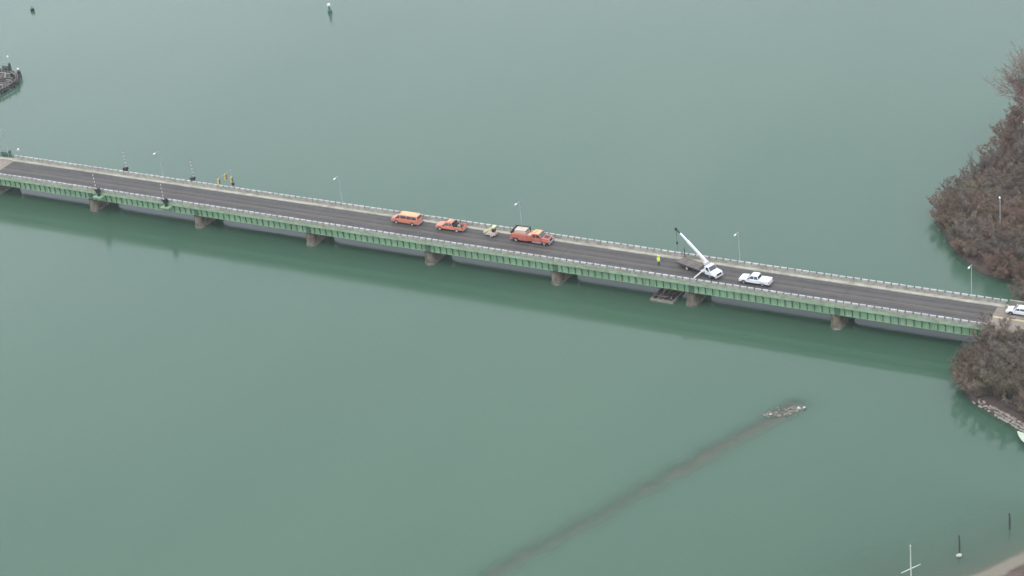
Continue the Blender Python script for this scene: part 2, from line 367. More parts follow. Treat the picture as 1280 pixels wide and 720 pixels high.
mx = t.nodes.new('ShaderNodeMix'); mx.data_type = 'RGBA'; t.links.new(mr.outputs[0], mx.inputs['Factor']); t.links.new(src, mx.inputs['A'])
mx.inputs['B'].default_value = (0.082, 0.074, 0.067, 1); t.links.new(mx.outputs['Result'], b.inputs['Base Color'])
streaks('asphalt', (0.035, 0.032, 0.031), (0.06, 1.6, 1), 0.5, 0.72, 0.75)
streaks('asphalt', (0.092, 0.086, 0.080), (0.15, 0.9, 1), 0.56, 0.74, 0.5, 0.8)
bput(MB().box(X0 + 0.5, XE, 0.42, 7.75, 5.66, ZR), 'road_surface', 'asphalt')
for dy in (-0.11, 0.11):
    bput(MB().box(X0 + 0.5, XE, 4.10 + dy - 0.06, 4.10 + dy + 0.06, ZR + 0.002, ZR + 0.006), 'centre_line', 'yellow_line')
nsp = 8
for i in range(nsp):
    xa, xb = X0 + 28 * i + 0.03, X0 + 28 * (i + 1) - 0.03
    if i == nsp - 1: xb = XE + 1.2
    bput(MB().box(xa, xb, 7.754, 8.62, 5.66, 5.88), 'sidewalk_section', 'sidewalk_concrete', bevel=0.02)
    bput(MB().box(xa, xb, 0.10, 0.418, 5.66, 5.86), 'kerb', 'concrete', bevel=0.02)
    bput(MB().box(xa, xb, -0.17, 0.095, 5.66, 6.44), 'parapet_wall', 'parapet_concrete')
    bput(MB().box(xa, xb, 8.625, 8.88, 5.66, 6.44), 'parapet_wall', 'parapet_concrete')
    bput(MB().box(xa, xb, -0.335, -0.304, 5.44, 6.02), 'fascia_plate', 'fascia_green')
    # steel: web, flanges, near and far girder
    gxa, gxb = X0 + 28 * i + 0.10, X0 + 28 * (i + 1) - 0.10
    for side, yw in ((0, 0.30), (1, 8.45)):
        gd = bput(MB().box(gxa, gxb, yw, yw + 0.03, 3.80, 5.495), 'girder', 'girder_green')
        q = MB().box(gxa, gxb, yw - 0.20, yw + 0.24, 3.74, 3.797); q.box(gxa, gxb, yw - 0.20, yw - 0.003, 5.42, 5.492)
        bput(q, 'flange', 'girder_green', gd)
    if i: bput(MB().box(X0 + 28 * i - 0.03, X0 + 28 * i + 0.03, 0.43, 7.74, ZR + 0.001, ZR + 0.005), 'expansion_joint', 'joint_steel')
bput(MB().box(X0 - 0.05, X0 + 0.495, 0.42, 7.75, 5.66, ZR), 'joint_plate', 'tan_plate')
# repeating pieces of railing and girder (shared meshes)
me_panel = MB().box(-0.55, 0.55, -0.165, 0.165, 6.45, 6.745).mesh('rail_panel', 'rail_white', 0.03)
me_post = MB().box(-0.10, 0.10, -0.13, 0.13, 6.445, 6.64).mesh('rail_post', 'rail_post_dark', 0.02)
me_stiff = MB().box(-0.055, 0.055, -0.19, -0.004, 3.80, 5.41).mesh('stiffener', 'dark_and_shaded_green')
br = MB().prism([(0, 0)], 0, 0) if False else MB()
br.add([(-.05, -0.53, 5.492), (.05, -0.53, 5.492), (.05, -0.2, 5.492), (-.05, -0.2, 5.492), (-.05, -0.53, 5.40), (.05, -0.53, 5.40), (.05, -0.2, 4.85), (-.05, -0.2, 4.85)],
       [(0, 1, 2, 3), (4, 7, 6, 5), (0, 4, 5, 1), (1, 5, 6, 2), (2, 6, 7, 3), (3, 7, 4, 0)])
br.box(-0.72, -0.055, -0.50, -0.2, 5.28, 5.41)
me_brack = br.mesh('cantilever_bracket', 'dark_and_shaded_green')
npan = int((X1 - X0) / P)
for k in range(npan):
    xc = X0 + P * (k + 0.5); xs = X0 + P * k
    if xc < XE:
        put('rail_panel', me_panel, bridge, (xc - BL.x + rnd.uniform(-.03, .03), -0.03 - BL.y + rnd.uniform(-.025, .025), rnd.uniform(-.02, .012)), rnd.uniform(-.012, .012))
        put('rail_post', me_post, bridge, (xs - BL.x, -0.03 - BL.y, 0))
    if xc < 196.3:
        put('rail_panel', me_panel, bridge, (xc - BL.x + rnd.uniform(-.03, .03), 8.75 - BL.y + rnd.uniform(-.025, .025), rnd.uniform(-.02, .012)), rnd.uniform(-.012, .012))
        put('rail_post', me_post, bridge, (xs - BL.x, 8.75 - BL.y, 0))
    if k % 20:
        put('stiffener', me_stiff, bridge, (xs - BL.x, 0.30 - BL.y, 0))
    if k % 2 == 0 and k % 20:
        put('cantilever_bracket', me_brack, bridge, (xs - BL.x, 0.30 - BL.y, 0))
# dark boxes painted as the shadowed gap where two spans meet over a pier
for i in range(1, nsp):
    xp = X0 + 28 * i
    o = bput(MB().box(xp - 0.48, xp + 0.48, 0.05, 0.296, 3.80, 5.41), 'span_gap_shade', 'dark_and_shaded_green'); o['label'] = 'dark green box painted as the shaded gap between spans over a pier'
    for yb in (0.32, 8.45):
        bput(MB().box(xp - 0.55, xp + 0.55, yb - 0.25, yb + 0.25, 3.56, 3.737), 'bearing_shoe', 'joint_steel')
bput(MB().box(X1 - 1.55, X1 + 0.3, -0.2, 0.11, 5.66, 6.70), 'end_block', 'concrete', bevel=0.03)
bput(MB().box(X1 + 0.25, X1 + 2.9, 8.6, 8.95, 5.6, 6.85), 'end_block', 'concrete', bevel=0.03)

# piers
def stadium(w2, ya, yb, n=10):
    pts = [(w2 * math.cos(a), ya + w2 + w2 * math.sin(a)) for a in [math.pi + math.pi * k / n for k in range(n + 1)]]
    pts += [(w2 * math.cos(a), yb - w2 + w2 * math.sin(a)) for a in [math.pi * k / n for k in range(n + 1)]]
    return pts
def make_pier():
    o = empty('bridge_pier', (0, 0, 0), 0)
    MB().extrude_z(stadium(0.95, 0.55, 8.3), 0.38, 2.55, stadium(1.08, 0.42, 8.45)).build('shaft', 'pier_stone', o, smooth=True)
    MB().extrude_z(stadium(1.12, 0.38, 8.5), 2.55, 2.92).build('cap', 'pier_stone', o, bevel=0.03, smooth=True)
    MB().extrude_z(stadium(0.8, 0.6, 8.3), 2.92, 3.06).build('bearing_seat', 'pier_stone', o, smooth=True)
    MB().extrude_z(stadium(1.22, 0.3, 8.55), -1.5, 0.38, stadium(1.3, 0.2, 8.6)).build('footing', 'pier_foot', o, bevel=0.05, smooth=True)
    return o
pier0 = make_pier()
PIERLAB = {-28: 'leftmost stone pier at the joint of the movable span', 0: 'stone pier below the first black gate at the left', 28: 'stone pier second from the left gates, under green girder',
           56: 'stone pier to the left of the orange van', 84: 'stone pier below the red pickup and orange van', 112: 'stone pier just right of the red utility truck',
           140: 'stone pier beside the floating work raft', 168: 'rightmost stone pier nearest the brown thicket'}
for k, x in enumerate(sorted(PIERLAB)):
    o = pier0 if k == 0 else copy_tree(pier0, (0, 0, 0))
    o.location = (x + DROP.x - 0.6, DROP.y, 0); tag(o, PIERLAB[x], 'bridge pier', 'piers carrying the bridge')

# movable span at the left edge
ms = empty('movable_span', (-45, 4.2, 0), 0, 'movable bridge span with tan deck at the left edge', 'bridge span')
def mput(mb, name, m, bevel=0.0):
    mb.v = [(x + 45, y - 4.2, z) for x, y, z in mb.v]; return put(name, mb.mesh(name, m, bevel), ms)
mput(MB().box(-104, -28.2, -0.2, 9.0, 5.2, 5.62), 'deck_slab', 'slab_edge')
mput(MB().box(-104, -28.15, 0.42, 7.75, 5.625, 5.69), 'deck_grating', 'tan_plate')
mput(MB().box(-104, -28.3, 7.9, 8.9, 5.63, 5.86), 'sidewalk_section', 'sidewalk_concrete')
for y in (0.2, 8.5):
    mput(MB().box(-104, -28.3, y, y + 0.04, 3.4, 5.19), 'girder', 'girder_green')
for y in (0.0, 8.8):
    q = MB()
    for z in (6.0, 6.35, 6.7): q.box(-104, -28.4, y - 0.04, y + 0.04, z, z + 0.08)
    mput(q, 'guard_rail', 'dark_and_shaded_green')
    for k in range(27): mput(MB().box(-103.6 + k * 2.85, -103.5 + k * 2.85, y - 0.06, y + 0.06, 5.64, 6.82), 'rail_post', 'dark_and_shaded_green')
mput(MB().box(-32.0, -30.2, 8.95, 10.3, 5.3, 7.0), 'machinery_box', 'dark_and_shaded_green', 0.05)
mput(MB().box(-34, -29.8, 8.92, 10.6, 5.05, 5.29), 'platform', 'dark_and_shaded_green')

pp = empty('pivot_pier', (-66 + DROP.x, 4.3 + DROP.y, 0), 0, 'round stone pier under the middle of the movable span', 'bridge pier')
MB().lathe([(4.6, -1.5), (4.4, 0.4), (4.1, 2.2), (4.3, 2.25), (4.3, 2.6)], 28).build('shaft', 'pier_stone', pp, smooth=True)
MB().lathe([(3.4, 2.602), (3.4, 3.1)], 28).build('turntable', 'dark_and_shaded_green', pp, smooth=True)

# abutment, approach slab, approach road
ab = empty('bridge_abutment', (197, 4.3, 0), 0, 'tan concrete abutment at the right end of the bridge', 'abutment')
q = MB().box(-1.0, 3.0, -4.9, 5.0, -0.5, 5.36); q.build('wall', 'concrete', ab)
q = MB().box(2.9, 7, -4.9, -4.5, 1.5, 5.9); q.build('wing_wall', 'concrete', ab)
q = MB().box(2.9, 7, 4.6, 5.0, 1.5, 5.9); q.build('wing_wall', 'concrete', ab)
mat('approach_tan', (0.205, 0.175, 0.137), 0.85, col2=(0.16, 0.132, 0.102), scale=0.35, bump=0.1)
q = MB().box(XE + 0.004, 204, -0.1, 8.58, 5.66, 5.697); tag(q.build('approach_slab', 'approach_tan'), kind='structure', label='tan concrete approach slab beside the bridge end')
q = MB().box(204.01, 345, -0.6, 8.6, 5.4, 5.69); tag(q.build('approach_road', 'approach_tan'), kind='structure', label='tan approach road leading off the bridge')
for dy in (-0.13, 0.13):
    tag(MB().box(XE + 0.1, 345, 4.3 + dy - 0.06, 4.3 + dy + 0.06, 5.701, 5.705).build('centre_line', 'cream'), kind='structure', label='pale painted line on the tan approach road')
gr = empty('guardrail', (206, 9.3, 5.5), 0, 'grey steel guardrail beyond the bridge end block', 'guardrail')
for k in range(10): MB().box(-6.5 + 2 * k - 0.07, -6.5 + 2 * k + 0.07, 0.03, 0.17, -0.6, 0.75).build('post', 'timber', gr)
MB().prism([(-6.9, 0.42), (14, 0.42), (14, 0.74), (-6.9, 0.74)], -0.06, 0.025).build('rail', 'galvanised', gr)

# ------------------------------------------------------------------ lamps on the bridge
def make_lamp(h):
    o = empty('street_lamp', (0, 0, 0))
    MB().tube([(0, 0, 0), (0, 0, h * 0.5), (0, 0, h)], [0.095, 0.08, 0.06], 8).build('pole', 'galvanised', o, smooth=True)
    MB().box(-0.16, 0.16, -0.16, 0.16, 0, 0.35).build('base', 'galvanised', o, bevel=0.02)
    MB().tube([(0, 0, h - 0.05), (0, -0.5, h + 0.12), (0, -1.15, h + 0.12)], 0.045, 6).build('arm', 'galvanised', o, smooth=True)
    MB().prism([(-0.16, -0.06), (-0.1, 0.1), (0.1, 0.1), (0.16, -0.06)], -1.75, -1.1).build('lamp_head', 'lamp_white', o, bevel=0.03, loc=(0, 0, h + 0.13))
    return o
lamp0 = make_lamp(7.1)
LL = [(-30.0, 'street lamp at the left edge above the movable span'), (13.4, 'street lamp between the two upright black gates on the far side'),
      (58.9, 'street lamp on far railing left of the orange van'), (100.5, 'street lamp on far railing behind the red utility truck'),
      (145.95, 'street lamp on far railing behind the white crane truck cab'), (189.4, 'street lamp on far railing near the right end of the bridge')]
for k, (x, l) in enumerate(LL):
    o = lamp0 if k == 0 else copy_tree(lamp0, (0, 0, 0))
    o.location = (x, 9.05, 5.4); tag(o, l, 'street lamp', 'street lamps along the far railing')
lamp_l = make_lamp(7.6)
for k, (x, y, l) in enumerate([(184.8, 40.0, 'street lamp rising out of the middle of the thicket'), (179.4, 74.0, 'street lamp at right edge below the tall bare tree')]):
    o = lamp_l if k == 0 else copy_tree(lamp_l, (0, 0, 0))
    o.location = (x, y, ground_h(x, y)); o.rotation_euler = (0, 0, R(200)); tag(o, l, 'street lamp', 'street lamps on the wooded bank')
o = empty('signal_lamp', (-26.6, 9.0, 6.7), 0, 'small round white lamp on a short post at left end of railing', 'lamp')
MB().tube([(0, 0, 0), (0, 0, 1.2)], 0.05, 6).build('post', 'galvanised', o)
MB().lathe([(0.02, 1.15), (0.2, 1.22), (0.27, 1.42), (0.2, 1.62), (0.02, 1.7)], 10).build('globe', 'lamp_white', o, smooth=True)

# ------------------------------------------------------------------ crossing gates
def make_gate():
    o = empty('barrier_gate', (0, 0, 0))
    MB().box(-0.22, 0.22, -0.22, 0.22, 0, 0.75).build('pedestal', 'black_metal', o)
    hsg = MB().box(-0.42, 0.42, -0.36, 0.36, 0.75, 1.85).build('housing', 'black_metal', o, bevel=0.06)
    MB().box(-0.30, 0.30, -0.375, -0.362, 0.9, 1.7).build('door', 'joint_steel', hsg)
    MB().box(-0.55, 0.05, -0.5, -0.372, 1.35, 1.75).build('counterweight', 'black_metal', o, bevel=0.03)
    n = 10
    for k in range(n):
        MB().box(-0.075, 0.075, -0.46, -0.40, 1.76 + k * 0.4, 2.155 + k * 0.4).build('arm_segment', 'paint_red_white_r' if k % 2 else 'gate_white', o)
    return o
gate0 = make_gate()
GL = [((3.4, -0.85, 5.40), 'black barrier gate with raised arm on near railing, furthest left'), ((21.3, -0.85, 5.40), 'black barrier gate with raised arm on near railing, second from left'),
      ((2.9, 9.35, 5.50), 'black barrier gate with raised arm on far railing, furthest left'), ((20.9, 9.35, 5.50), 'black barrier gate with raised arm on far railing, nearer the traffic lights')]
for k, (l, s) in enumerate(GL):
    o = gate0 if k == 0 else copy_tree(gate0, (0, 0, 0))
    o.location = l; o.rotation_euler = (0, 0, R(0 if k < 2 else 180)); tag(o, s, 'barrier gate', 'raised barrier gates at the movable span')
def gate_platform(x, y0, y1, label):
    o = empty('gate_platform', (x, (y0 + y1) / 2, 5.3), 0, label, 'platform', 'platforms carrying the barrier gates')
    w_ = (y1 - y0) / 2
    MB().box(-1.1, 1.1, -w_, w_, -0.10, 0.09).build('floor_plate', 'girder_green', o)
    for s in (-1, 1):
        MB().beam((s * 0.95, -w_ + 0.05 if y0 < 0 else w_ - 0.05, -0.15), (s * 0.95, w_ if y0 < 0 else -w_, -1.05), 0.1, 0.1).build('strut', 'girder_green', o)
        MB().box(s * 1.0 - 0.05, s * 1.0 + 0.05, -w_, w_, -0.35, -0.104).build('edge_beam', 'girder_green', o)
for x in (3.4, 21.3): gate_platform(x, -1.65, -0.36, 'green steel platform under the %s near barrier gate' % ('leftmost' if x < 10 else 'second'))
for x in (2.9, 20.9): gate_platform(x, 9.12, 10.2, 'steel platform under the %s far barrier gate' % ('leftmost' if x < 10 else 'second'))

# ------------------------------------------------------------------ traffic signal mast
ts = empty('traffic_signal', (31.6, 9.3, 5.4), 0, 'traffic signal mast with three yellow signal heads over the far lane', 'traffic light')
MB().tube([(0, 0, 0), (0, 0, 5.1)], [0.11, 0.08], 8).build('pole', 'galvanised', ts, smooth=True)
MB().tube([(0, 0, 4.9), (0, -2.0, 5.1), (0, -4.7, 5.1)], [0.05, 0.04, 0.03], 6).build('mast_arm', 'bumper_grey', ts, smooth=True)
def head(loc, rz=0.0):
    hd = MB().box(-0.19, 0.19, -0.2, 0.2, -0.6, 0.6).build('signal_head', 'signal_yellow', ts, bevel=0.04, loc=loc)
    for z in (-0.38, 0, 0.38):
        MB().tube([(0.19, 0, z), (0.23, 0, z)], 0.14, 10).build('lens', 'lens_dark', hd)
        MB().box(0.192, 0.42, -0.16, 0.16, z + 0.15, z + 0.18).build('visor', 'black_metal', hd)
head((0, -2.15, 4.4)); head((0, -4.5, 4.4)); head((0.0, -0.33, 2.9))
MB().box(-0.25, 0.25, -0.28, 0.10, 1.5, 2.1).build('control_box', 'black_metal', ts, bevel=0.03)

# ------------------------------------------------------------------ vehicles (x forward, y left, z up; wheels on z=0)
def wheel_meshes(r, wd, rimm='rim'):
    ty = MB().tube([(0, -wd / 2, 0), (0, -wd / 2 + 0.03, 0), (0, wd / 2 - 0.03, 0), (0, wd / 2, 0)], [r - 0.05, r, r, r - 0.05], 20).mesh('tyre', 'tyre', smooth=True)
    rm = MB().tube([(0, -wd / 2 - 0.012, 0), (0, wd / 2 + 0.012, 0)], r * 0.58, 14).mesh('rim', rimm)
    return ty, rm
def wheels(o, xs, yh, r, wd, rimm='rim'):
    ty, rm = wheel_meshes(r, wd, rimm)
    for x in xs:
        for s in (-1, 1):
            wh = bpy.data.objects.new('wheel', ty); C.objects.link(wh); wh.parent = o; wh.location = (x, s * yh, r)
            put('rim', rm, wh)
def quad_panel(o, name, m, pts, off, parent=None):
    """thin glass/panel: 4+ points offset along their normal"""
    pts = [Vector(p) for p in pts]; nrm = (pts[1] - pts[0]).cross(pts[2] - pts[1]).normalized()
    n = len(pts); a = [p - nrm * 0.01 for p in pts]; bb = [p + nrm * off for p in pts]
    return MB().add(a + bb, [tuple(range(n - 1, -1, -1)), tuple(range(n, 2 * n))] + [(i, (i + 1) % n, (i + 1) % n + n, i + n) for i in range(n)]).build(name, m, parent or o)
def body_prism(o, name, m, prof, hw, top_in=0.0, z_in=1.0, bevel=0.05):
    ins = (lambda x, z: max(0, z - z_in) * top_in) if top_in else None
    return MB().prism(prof, -hw, hw, ins).build(name, m, o, bevel=bevel, smooth=True)
def side_windows(o, wins, hw, z_in, top_in, parent=None):
    for prof in wins:
        for s in (-1, 1):
            pts = [(x, s * (hw - max(0, z - z_in) * top_in), z) for x, z in prof]
            if s > 0: pts = pts[::-1]
            quad_panel(o, 'side_window', 'glass', pts, 0.012, parent)
def end_window(o, name, x0, z0, x1, z1, hw0, hw1, fwd_side):
    pts = [(x0, -hw0, z0), (x0, hw0, z0), (x1, hw1, z1), (x1, -hw1, z1)]
    if not fwd_side: pts = pts[::-1]
    quad_panel(o, name, 'glass', pts, 0.015)
def lights(o, xf, zf, yf, xr, zr, yr):
    for s in (-1, 1):
        MB().box(xf - 0.06, xf + 0.02, s * yf - 0.16, s * yf + 0.16, zf - 0.09, zf + 0.09).build('headlight', 'headlight', o, bevel=0.02)
        MB().box(xr - 0.02, xr + 0.05, s * yr - 0.08, s * yr + 0.08, zr - 0.18, zr + 0.18).build('tail_light', 'taillight', o)
def mirrors(o, x, z, hw, m='chassis'):
    for s in (-1, 1):
        MB().box(x - 0.06, x + 0.06, s * (hw + 0.14) - 0.11, s * (hw + 0.14) + 0.11, z - 0.12, z + 0.14).build('wing_mirror', m, o, bevel=0.02)
def arches(o, xs, r, hw):
    for x in xs:
        for s in (-1, 1):
            pts = [(x + (r + 0.09) * math.cos(a), r + (r + 0.09) * math.sin(a)) for a in [R(-15) + R(210) * k / 12 for k in range(13)]]
            y = s * hw
            v = [(px_, y + s * 0.012, pz) for px_, pz in pts]; v2 = [(px_, y - s * 0.03, pz) for px_, pz in pts]
            n_ = len(pts)
            MB().add(v + v2, [tuple(range(n_)), tuple(range(2 * n_ - 1, n_ - 1, -1))] + [(i, i + n_, (i + 1) % n_ + n_, (i + 1) % n_) for i in range(n_)]).build('wheel_arch', 'tyre', o)

# orange passenger van, faces -X
van = empty('passenger_van', (75.75, 6.5, ZR), math.pi, 'orange passenger van parked at the left end of the work convoy', 'van')
L = 3.1; hw = 1.0
body_prism(van, 'body', 'vehicle_orange', [(-L, 0.42), (L, 0.42), (L, 0.85), (L - 0.12, 1.12), (L - 0.95, 1.32), (L - 1.0, 1.34), (-L + 0.04, 1.34), (-L, 1.1)], hw)
MB().prism([(L - 1.0, 1.335), (L - 1.75, 2.02), (-L + 0.22, 2.02), (-L + 0.05, 1.335)], -hw + 0.02, hw - 0.02, lambda x, z: (z - 1.335) * 0.22).build('cabin', 'vehicle_orange', van, bevel=0.05, smooth=True)
MB().prism([(L - 1.72, 2.0), (L - 1.9, 2.12), (-L + 0.36, 2.12), (-L + 0.22, 2.0)], -hw + 0.18, hw - 0.18).build('roof', 'vehicle_orange_light', van, bevel=0.05, smooth=True)
side_windows(van, [[(L - 1.22, 1.38), (L - 1.82, 1.92), (L - 2.05, 1.92), (L - 2.05, 1.38)], [(L - 2.25, 1.38), (L - 2.25, 1.92), (L - 3.5, 1.92), (L - 3.5, 1.38)],
                   [(L - 3.6, 1.38), (L - 3.6, 1.92), (L - 4.7, 1.92), (L - 4.7, 1.38)], [(L - 4.8, 1.38), (L - 4.8, 1.92), (-L + 0.45, 1.92), (-L + 0.3, 1.38)]], hw - 0.02, 1.335, 0.22)
end_window(van, 'windscreen', L - 1.03, 1.37, L - 1.68, 1.96, 0.86, 0.78, True)
end_window(van, 'rear_window', -L + 0.06, 1.42, -L + 0.2, 1.94, 0.8, 0.74, False)
wheels(van, (1.95, -1.75), 0.9, 0.36, 0.24, 'rim_white'); arches(van, (1.95, -1.75), 0.36, hw)
MB().box(L - 0.05, L + 0.1, -0.98, 0.98, 0.38, 0.62).build('bumper', 'bumper_grey', van, bevel=0.03); MB().box(-L - 0.12, -L + 0.03, -0.98, 0.98, 0.38, 0.60).build('bumper', 'bumper_grey', van, bevel=0.03)
MB().box(L - 0.01, L + 0.015, -0.55, 0.55, 0.68, 0.92).build('grille', 'chassis', van)
lights(van, L - 0.02, 0.85, 0.75, -L, 1.05, 0.9); mirrors(van, L - 1.35, 1.45, hw)
for x, y in ((1.0, -0.5), (1.0, 0.5), (-2.4, 0.5), (-2.4, -0.5)): MB().lathe([(0.12, 2.11), (0.12, 2.24), (0.05, 2.28)], 8, (x, y)).build('beacon', 'amber', van)

def pickup(name, loc, rz, label, body, roofm, L, cover=None, rimm='rim', load=False):
    o = empty(name, loc, rz, label, 'pickup truck')
    hw = 0.97; xf = L / 2; xr = -L / 2
    cb = xf - 1.55          # base of windscreen
    ce = cb - 2.3           # back of cab
    body_prism(o, 'body', body, [(xr + 0.1, 0.48), (xf - 0.05, 0.48), (xf, 0.7), (xf - 0.05, 1.02), (xf - 0.35, 1.10), (cb, 1.17), (ce, 1.17), (ce, 0.62), (xr + 0.1, 0.62)], hw, 0.08, 0.9)
    MB().prism([(cb + 0.05, 1.165), (cb - 0.72, 1.80), (ce + 0.25, 1.82), (ce + 0.02, 1.165)], -hw + 0.06, hw - 0.06, lambda x, z: (z - 1.165) * 0.28).build('cab', body, o, bevel=0.04, smooth=True)
    MB().prism([(cb - 0.70, 1.79), (cb - 0.85, 1.87), (ce + 0.40, 1.88), (ce + 0.26, 1.80)], -hw + 0.25, hw - 0.25).build('roof', roofm, o, bevel=0.03, smooth=True)
    side_windows(o, [[(cb - 0.25, 1.22), (cb - 0.80, 1.72), (cb - 1.35, 1.74), (cb - 1.35, 1.22)], [(cb - 1.42, 1.22), (cb - 1.42, 1.74), (ce + 0.32, 1.74), (ce + 0.14, 1.22)]], hw - 0.06, 1.165, 0.28)
    end_window(o, 'windscreen', cb + 0.0, 1.22, cb - 0.66, 1.75, 0.82, 0.68, True)
    end_window(o, 'rear_window', ce + 0.035, 1.25, ce + 0.22, 1.72, 0.78, 0.66, False)
    for s in (-1, 1): MB().box(xr + 0.05, ce - 0.01, s * hw - 0.05 - (0.03 if s > 0 else -0.03), s * hw + 0.05 - (0.03 if s > 0 else -0.03), 0.60, 1.16).build('bed_side', body, o, bevel=0.03)
    MB().box(xr, xr + 0.09, -hw + 0.09, hw - 0.09, 0.55, 1.15).build('tailgate', body, o, bevel=0.02)
    if cover: MB().prism([(ce - 0.02, 1.13), (ce - 0.02, 1.20), (xr + 0.02, 1.19), (xr + 0.02, 1.13)], -hw + 0.02, hw - 0.02).build('bed_cover', cover, o, bevel=0.025)
    else: MB().box(xr + 0.1, ce - 0.02, -hw + 0.09, hw - 0.09, 0.63, 0.70).build('bed_floor', 'chassis', o)
    fx, rx = xf - 0.95, xr + 1.3
    wheels(o, (fx, rx), 0.86, 0.38, 0.26, rimm); arches(o, (fx, rx), 0.38, hw)
    MB().box(xf - 0.06, xf + 0.1, -0.95, 0.95, 0.42, 0.64).build('bumper', 'bumper_grey', o, bevel=0.03); MB().box(xr - 0.12, xr - 0.005, -0.92, 0.92, 0.42, 0.6).build('bumper', 'bumper_grey', o, bevel=0.03)
    MB().box(xf - 0.03, xf + 0.012, -0.55, 0.55, 0.70, 0.95).build('grille', 'chassis', o)
    lights(o, xf - 0.03, 0.9, 0.76, xr - 0.01, 0.98, 0.9); mirrors(o, cb - 0.35, 1.28, hw)
    return o, ce, xr, hw
wp, ce_, xr_, hw_ = pickup('pickup_truck', (151.35, 3.52, ZR), math.pi, 'white pickup with a covered bed right of the crane truck', 'vehicle_white', 'vehicle_white', 5.85, 'vehicle_white')
rp, ce_, xr_, hw_ = pickup('pickup_truck', (85.95, 6.45, ZR), math.pi + R(1.5), 'orange red pickup with open loaded bed behind the van', 'vehicle_orange', 'vehicle_orange', 6.0, None, 'rim_white')
def in_bed(name, mb, m, label, cat):
    o = mb.build(name, m, None, bevel=0.02, loc=(85.95, 6.45, ZR + 0.70), rz=math.pi + R(1.5)); tag(o, label, cat); return o
in_bed('tool_box', MB().box(-1.35, -0.95, -0.8, 0.8, 0.005, 0.62).box(-1.36, -0.94, -0.82, 0.82, 0.62, 0.68), 'black_metal', 'black tool box across the bed of the red pickup', 'tool box')
in_bed('crate', MB().box(-2.05, -1.5, -0.3, 0.25, 0.005, 0.45).box(-2.02, -1.53, -0.27, 0.22, 0.45, 0.5), 'bumper_grey', 'grey crate in the middle of the red pickup bed', 'crate')
in_bed('cable_coil', MB().tube([(-2.45 + 0.3 * math.cos(a), 0.45 + 0.3 * math.sin(a), 0.1) for a in [2 * math.pi * k / 14 for k in range(14)]], 0.09, 6), 'tyre', 'dark coil lying at the back of the red pickup bed', 'coil')
MB().box(0.72, 0.80, -0.8, 0.8, 1.18, 1.95).build('headache_rack', 'black_metal', rp, loc=(-1.72, 0, 0))
MB().box(-0.2, 0.2, -0.55, 0.55, 1.885, 1.99).build('light_bar', 'vehicle_orange_light', rp, bevel=0.03, loc=(0.1, 0, 0))

# small trailer with a raised boom
tr = empty('equipment_trailer', (95.0, 6.35, ZR), 0, 'small pale trailer with an inclined cream boom between pickup and utility truck', 'trailer')
MB().box(-0.95, 1.15, -0.62, 0.62, 0.42, 0.56).build('frame', 'cream_box', tr, bevel=0.02)
MB().prism([(-0.7, 0.56), (1.1, 0.56), (1.1, 0.95), (0.4, 1.02), (-0.7, 0.72)], -0.5, 0.5).build('body', 'cream_box', tr, bevel=0.04)
MB().beam((-0.95, 0, 0.45), (-1.75, 0, 0.42), 0.1, 0.1).build('tongue', 'cream_box', tr)
MB().beam((-1.65, 0, 0.0), (-1.65, 0, 0.85), 0.1, 0.1).build('jack', 'galvanised', tr)
MB().box(0.35, 0.95, -0.38, 0.38, 0.96, 1.55).build('engine', 'black_metal', tr, bevel=0.04)
MB().beam((-1.55, -0.1, 0.62), (0.85, -0.1, 2.1), 0.34, 0.32).build('boom', 'cream', tr, bevel=0.03)
MB().box(0.5, 1.15, -0.6, 0.4, 1.98, 2.24).build('boom_head', 'cream', tr, bevel=0.04)
wheels(tr, (0.35,), 0.74, 0.30, 0.2, 'rim_white')
for s in (-1, 1):
    MB().prism([(0, 0.3), (0.08, 0.62), (0.62, 0.62), (0.72, 0.3), (0.66, 0.3), (0.58, 0.56), (0.12, 0.56), (0.05, 0.3)], s * 0.74 - 0.13, s * 0.74 + 0.13).build('fender', 'cream_box', tr)
    MB().box(1.15, 1.19, s * 0.45 - 0.08, s * 0.45 + 0.08, 0.45, 0.58).build('tail_light', 'taillight', tr)

# red utility truck, faces +X
ut = empty('utility_truck', (104.0, 6.45, ZR), R(1.5), 'red crew-cab utility truck with cream box on its back', 'truck')
hw = 1.12
MB().box(-4.1, 3.9, -0.42, 0.42, 0.55, 0.82).build('chassis', 'chassis', ut)
MB().prism([(-4.2, 0.62), (-3.75, 0.62), (-3.6, 0.98), (-2.6, 0.98), (-2.42, 0.55), (-0.55, 0.55), (-0.55, 1.75), (-3.9, 1.75), (-4.2, 1.2)], -hw, hw).build('service_body', 'vehicle_red', ut, bevel=0.04)
for k, (xa, xb) in enumerate([(-3.6, -2.65), (-2.38, -1.5), (-1.42, -0.62)]):
    for s in (-1, 1):
        d = MB().box(xa, xb, s * hw - 0.012, s * hw + 0.022, 1.06 if k == 0 else 0.68, 1.66).build('locker_door', 'vehicle_red', ut, bevel=0.012)
        MB().box((xa + xb) / 2 - 0.1, (xa + xb) / 2 + 0.1, s * (hw + 0.02) - 0.015, s * (hw + 0.02) + 0.03, 1.2, 1.26).build('handle', 'galvanised', d)
MB().box(-3.3, -0.85, -0.72, 0.86, 1.755, 2.5).build('cream_tank', 'cream_box', ut, bevel=0.06)
q = MB(); q.box(-3.75, -0.6, 0.9, 1.02, 2.42, 2.62); q.box(-3.75, -3.6, 0.9, 1.02, 1.755, 2.42); q.box(-0.75, -0.6, 0.9, 1.02, 1.755, 2.42); q.box(-3.74, -3.62, -0.95, 0.89, 2.45, 2.6); q.box(-0.74, -0.62, -0.95, 0.89, 2.45, 2.6)
q.build('pipe_rack', 'black_metal', ut)
MB().box(-4.15, -3.85, -0.95, 0.95, 1.76, 2.15).build('hose_reel', 'black_metal', ut, bevel=0.05)
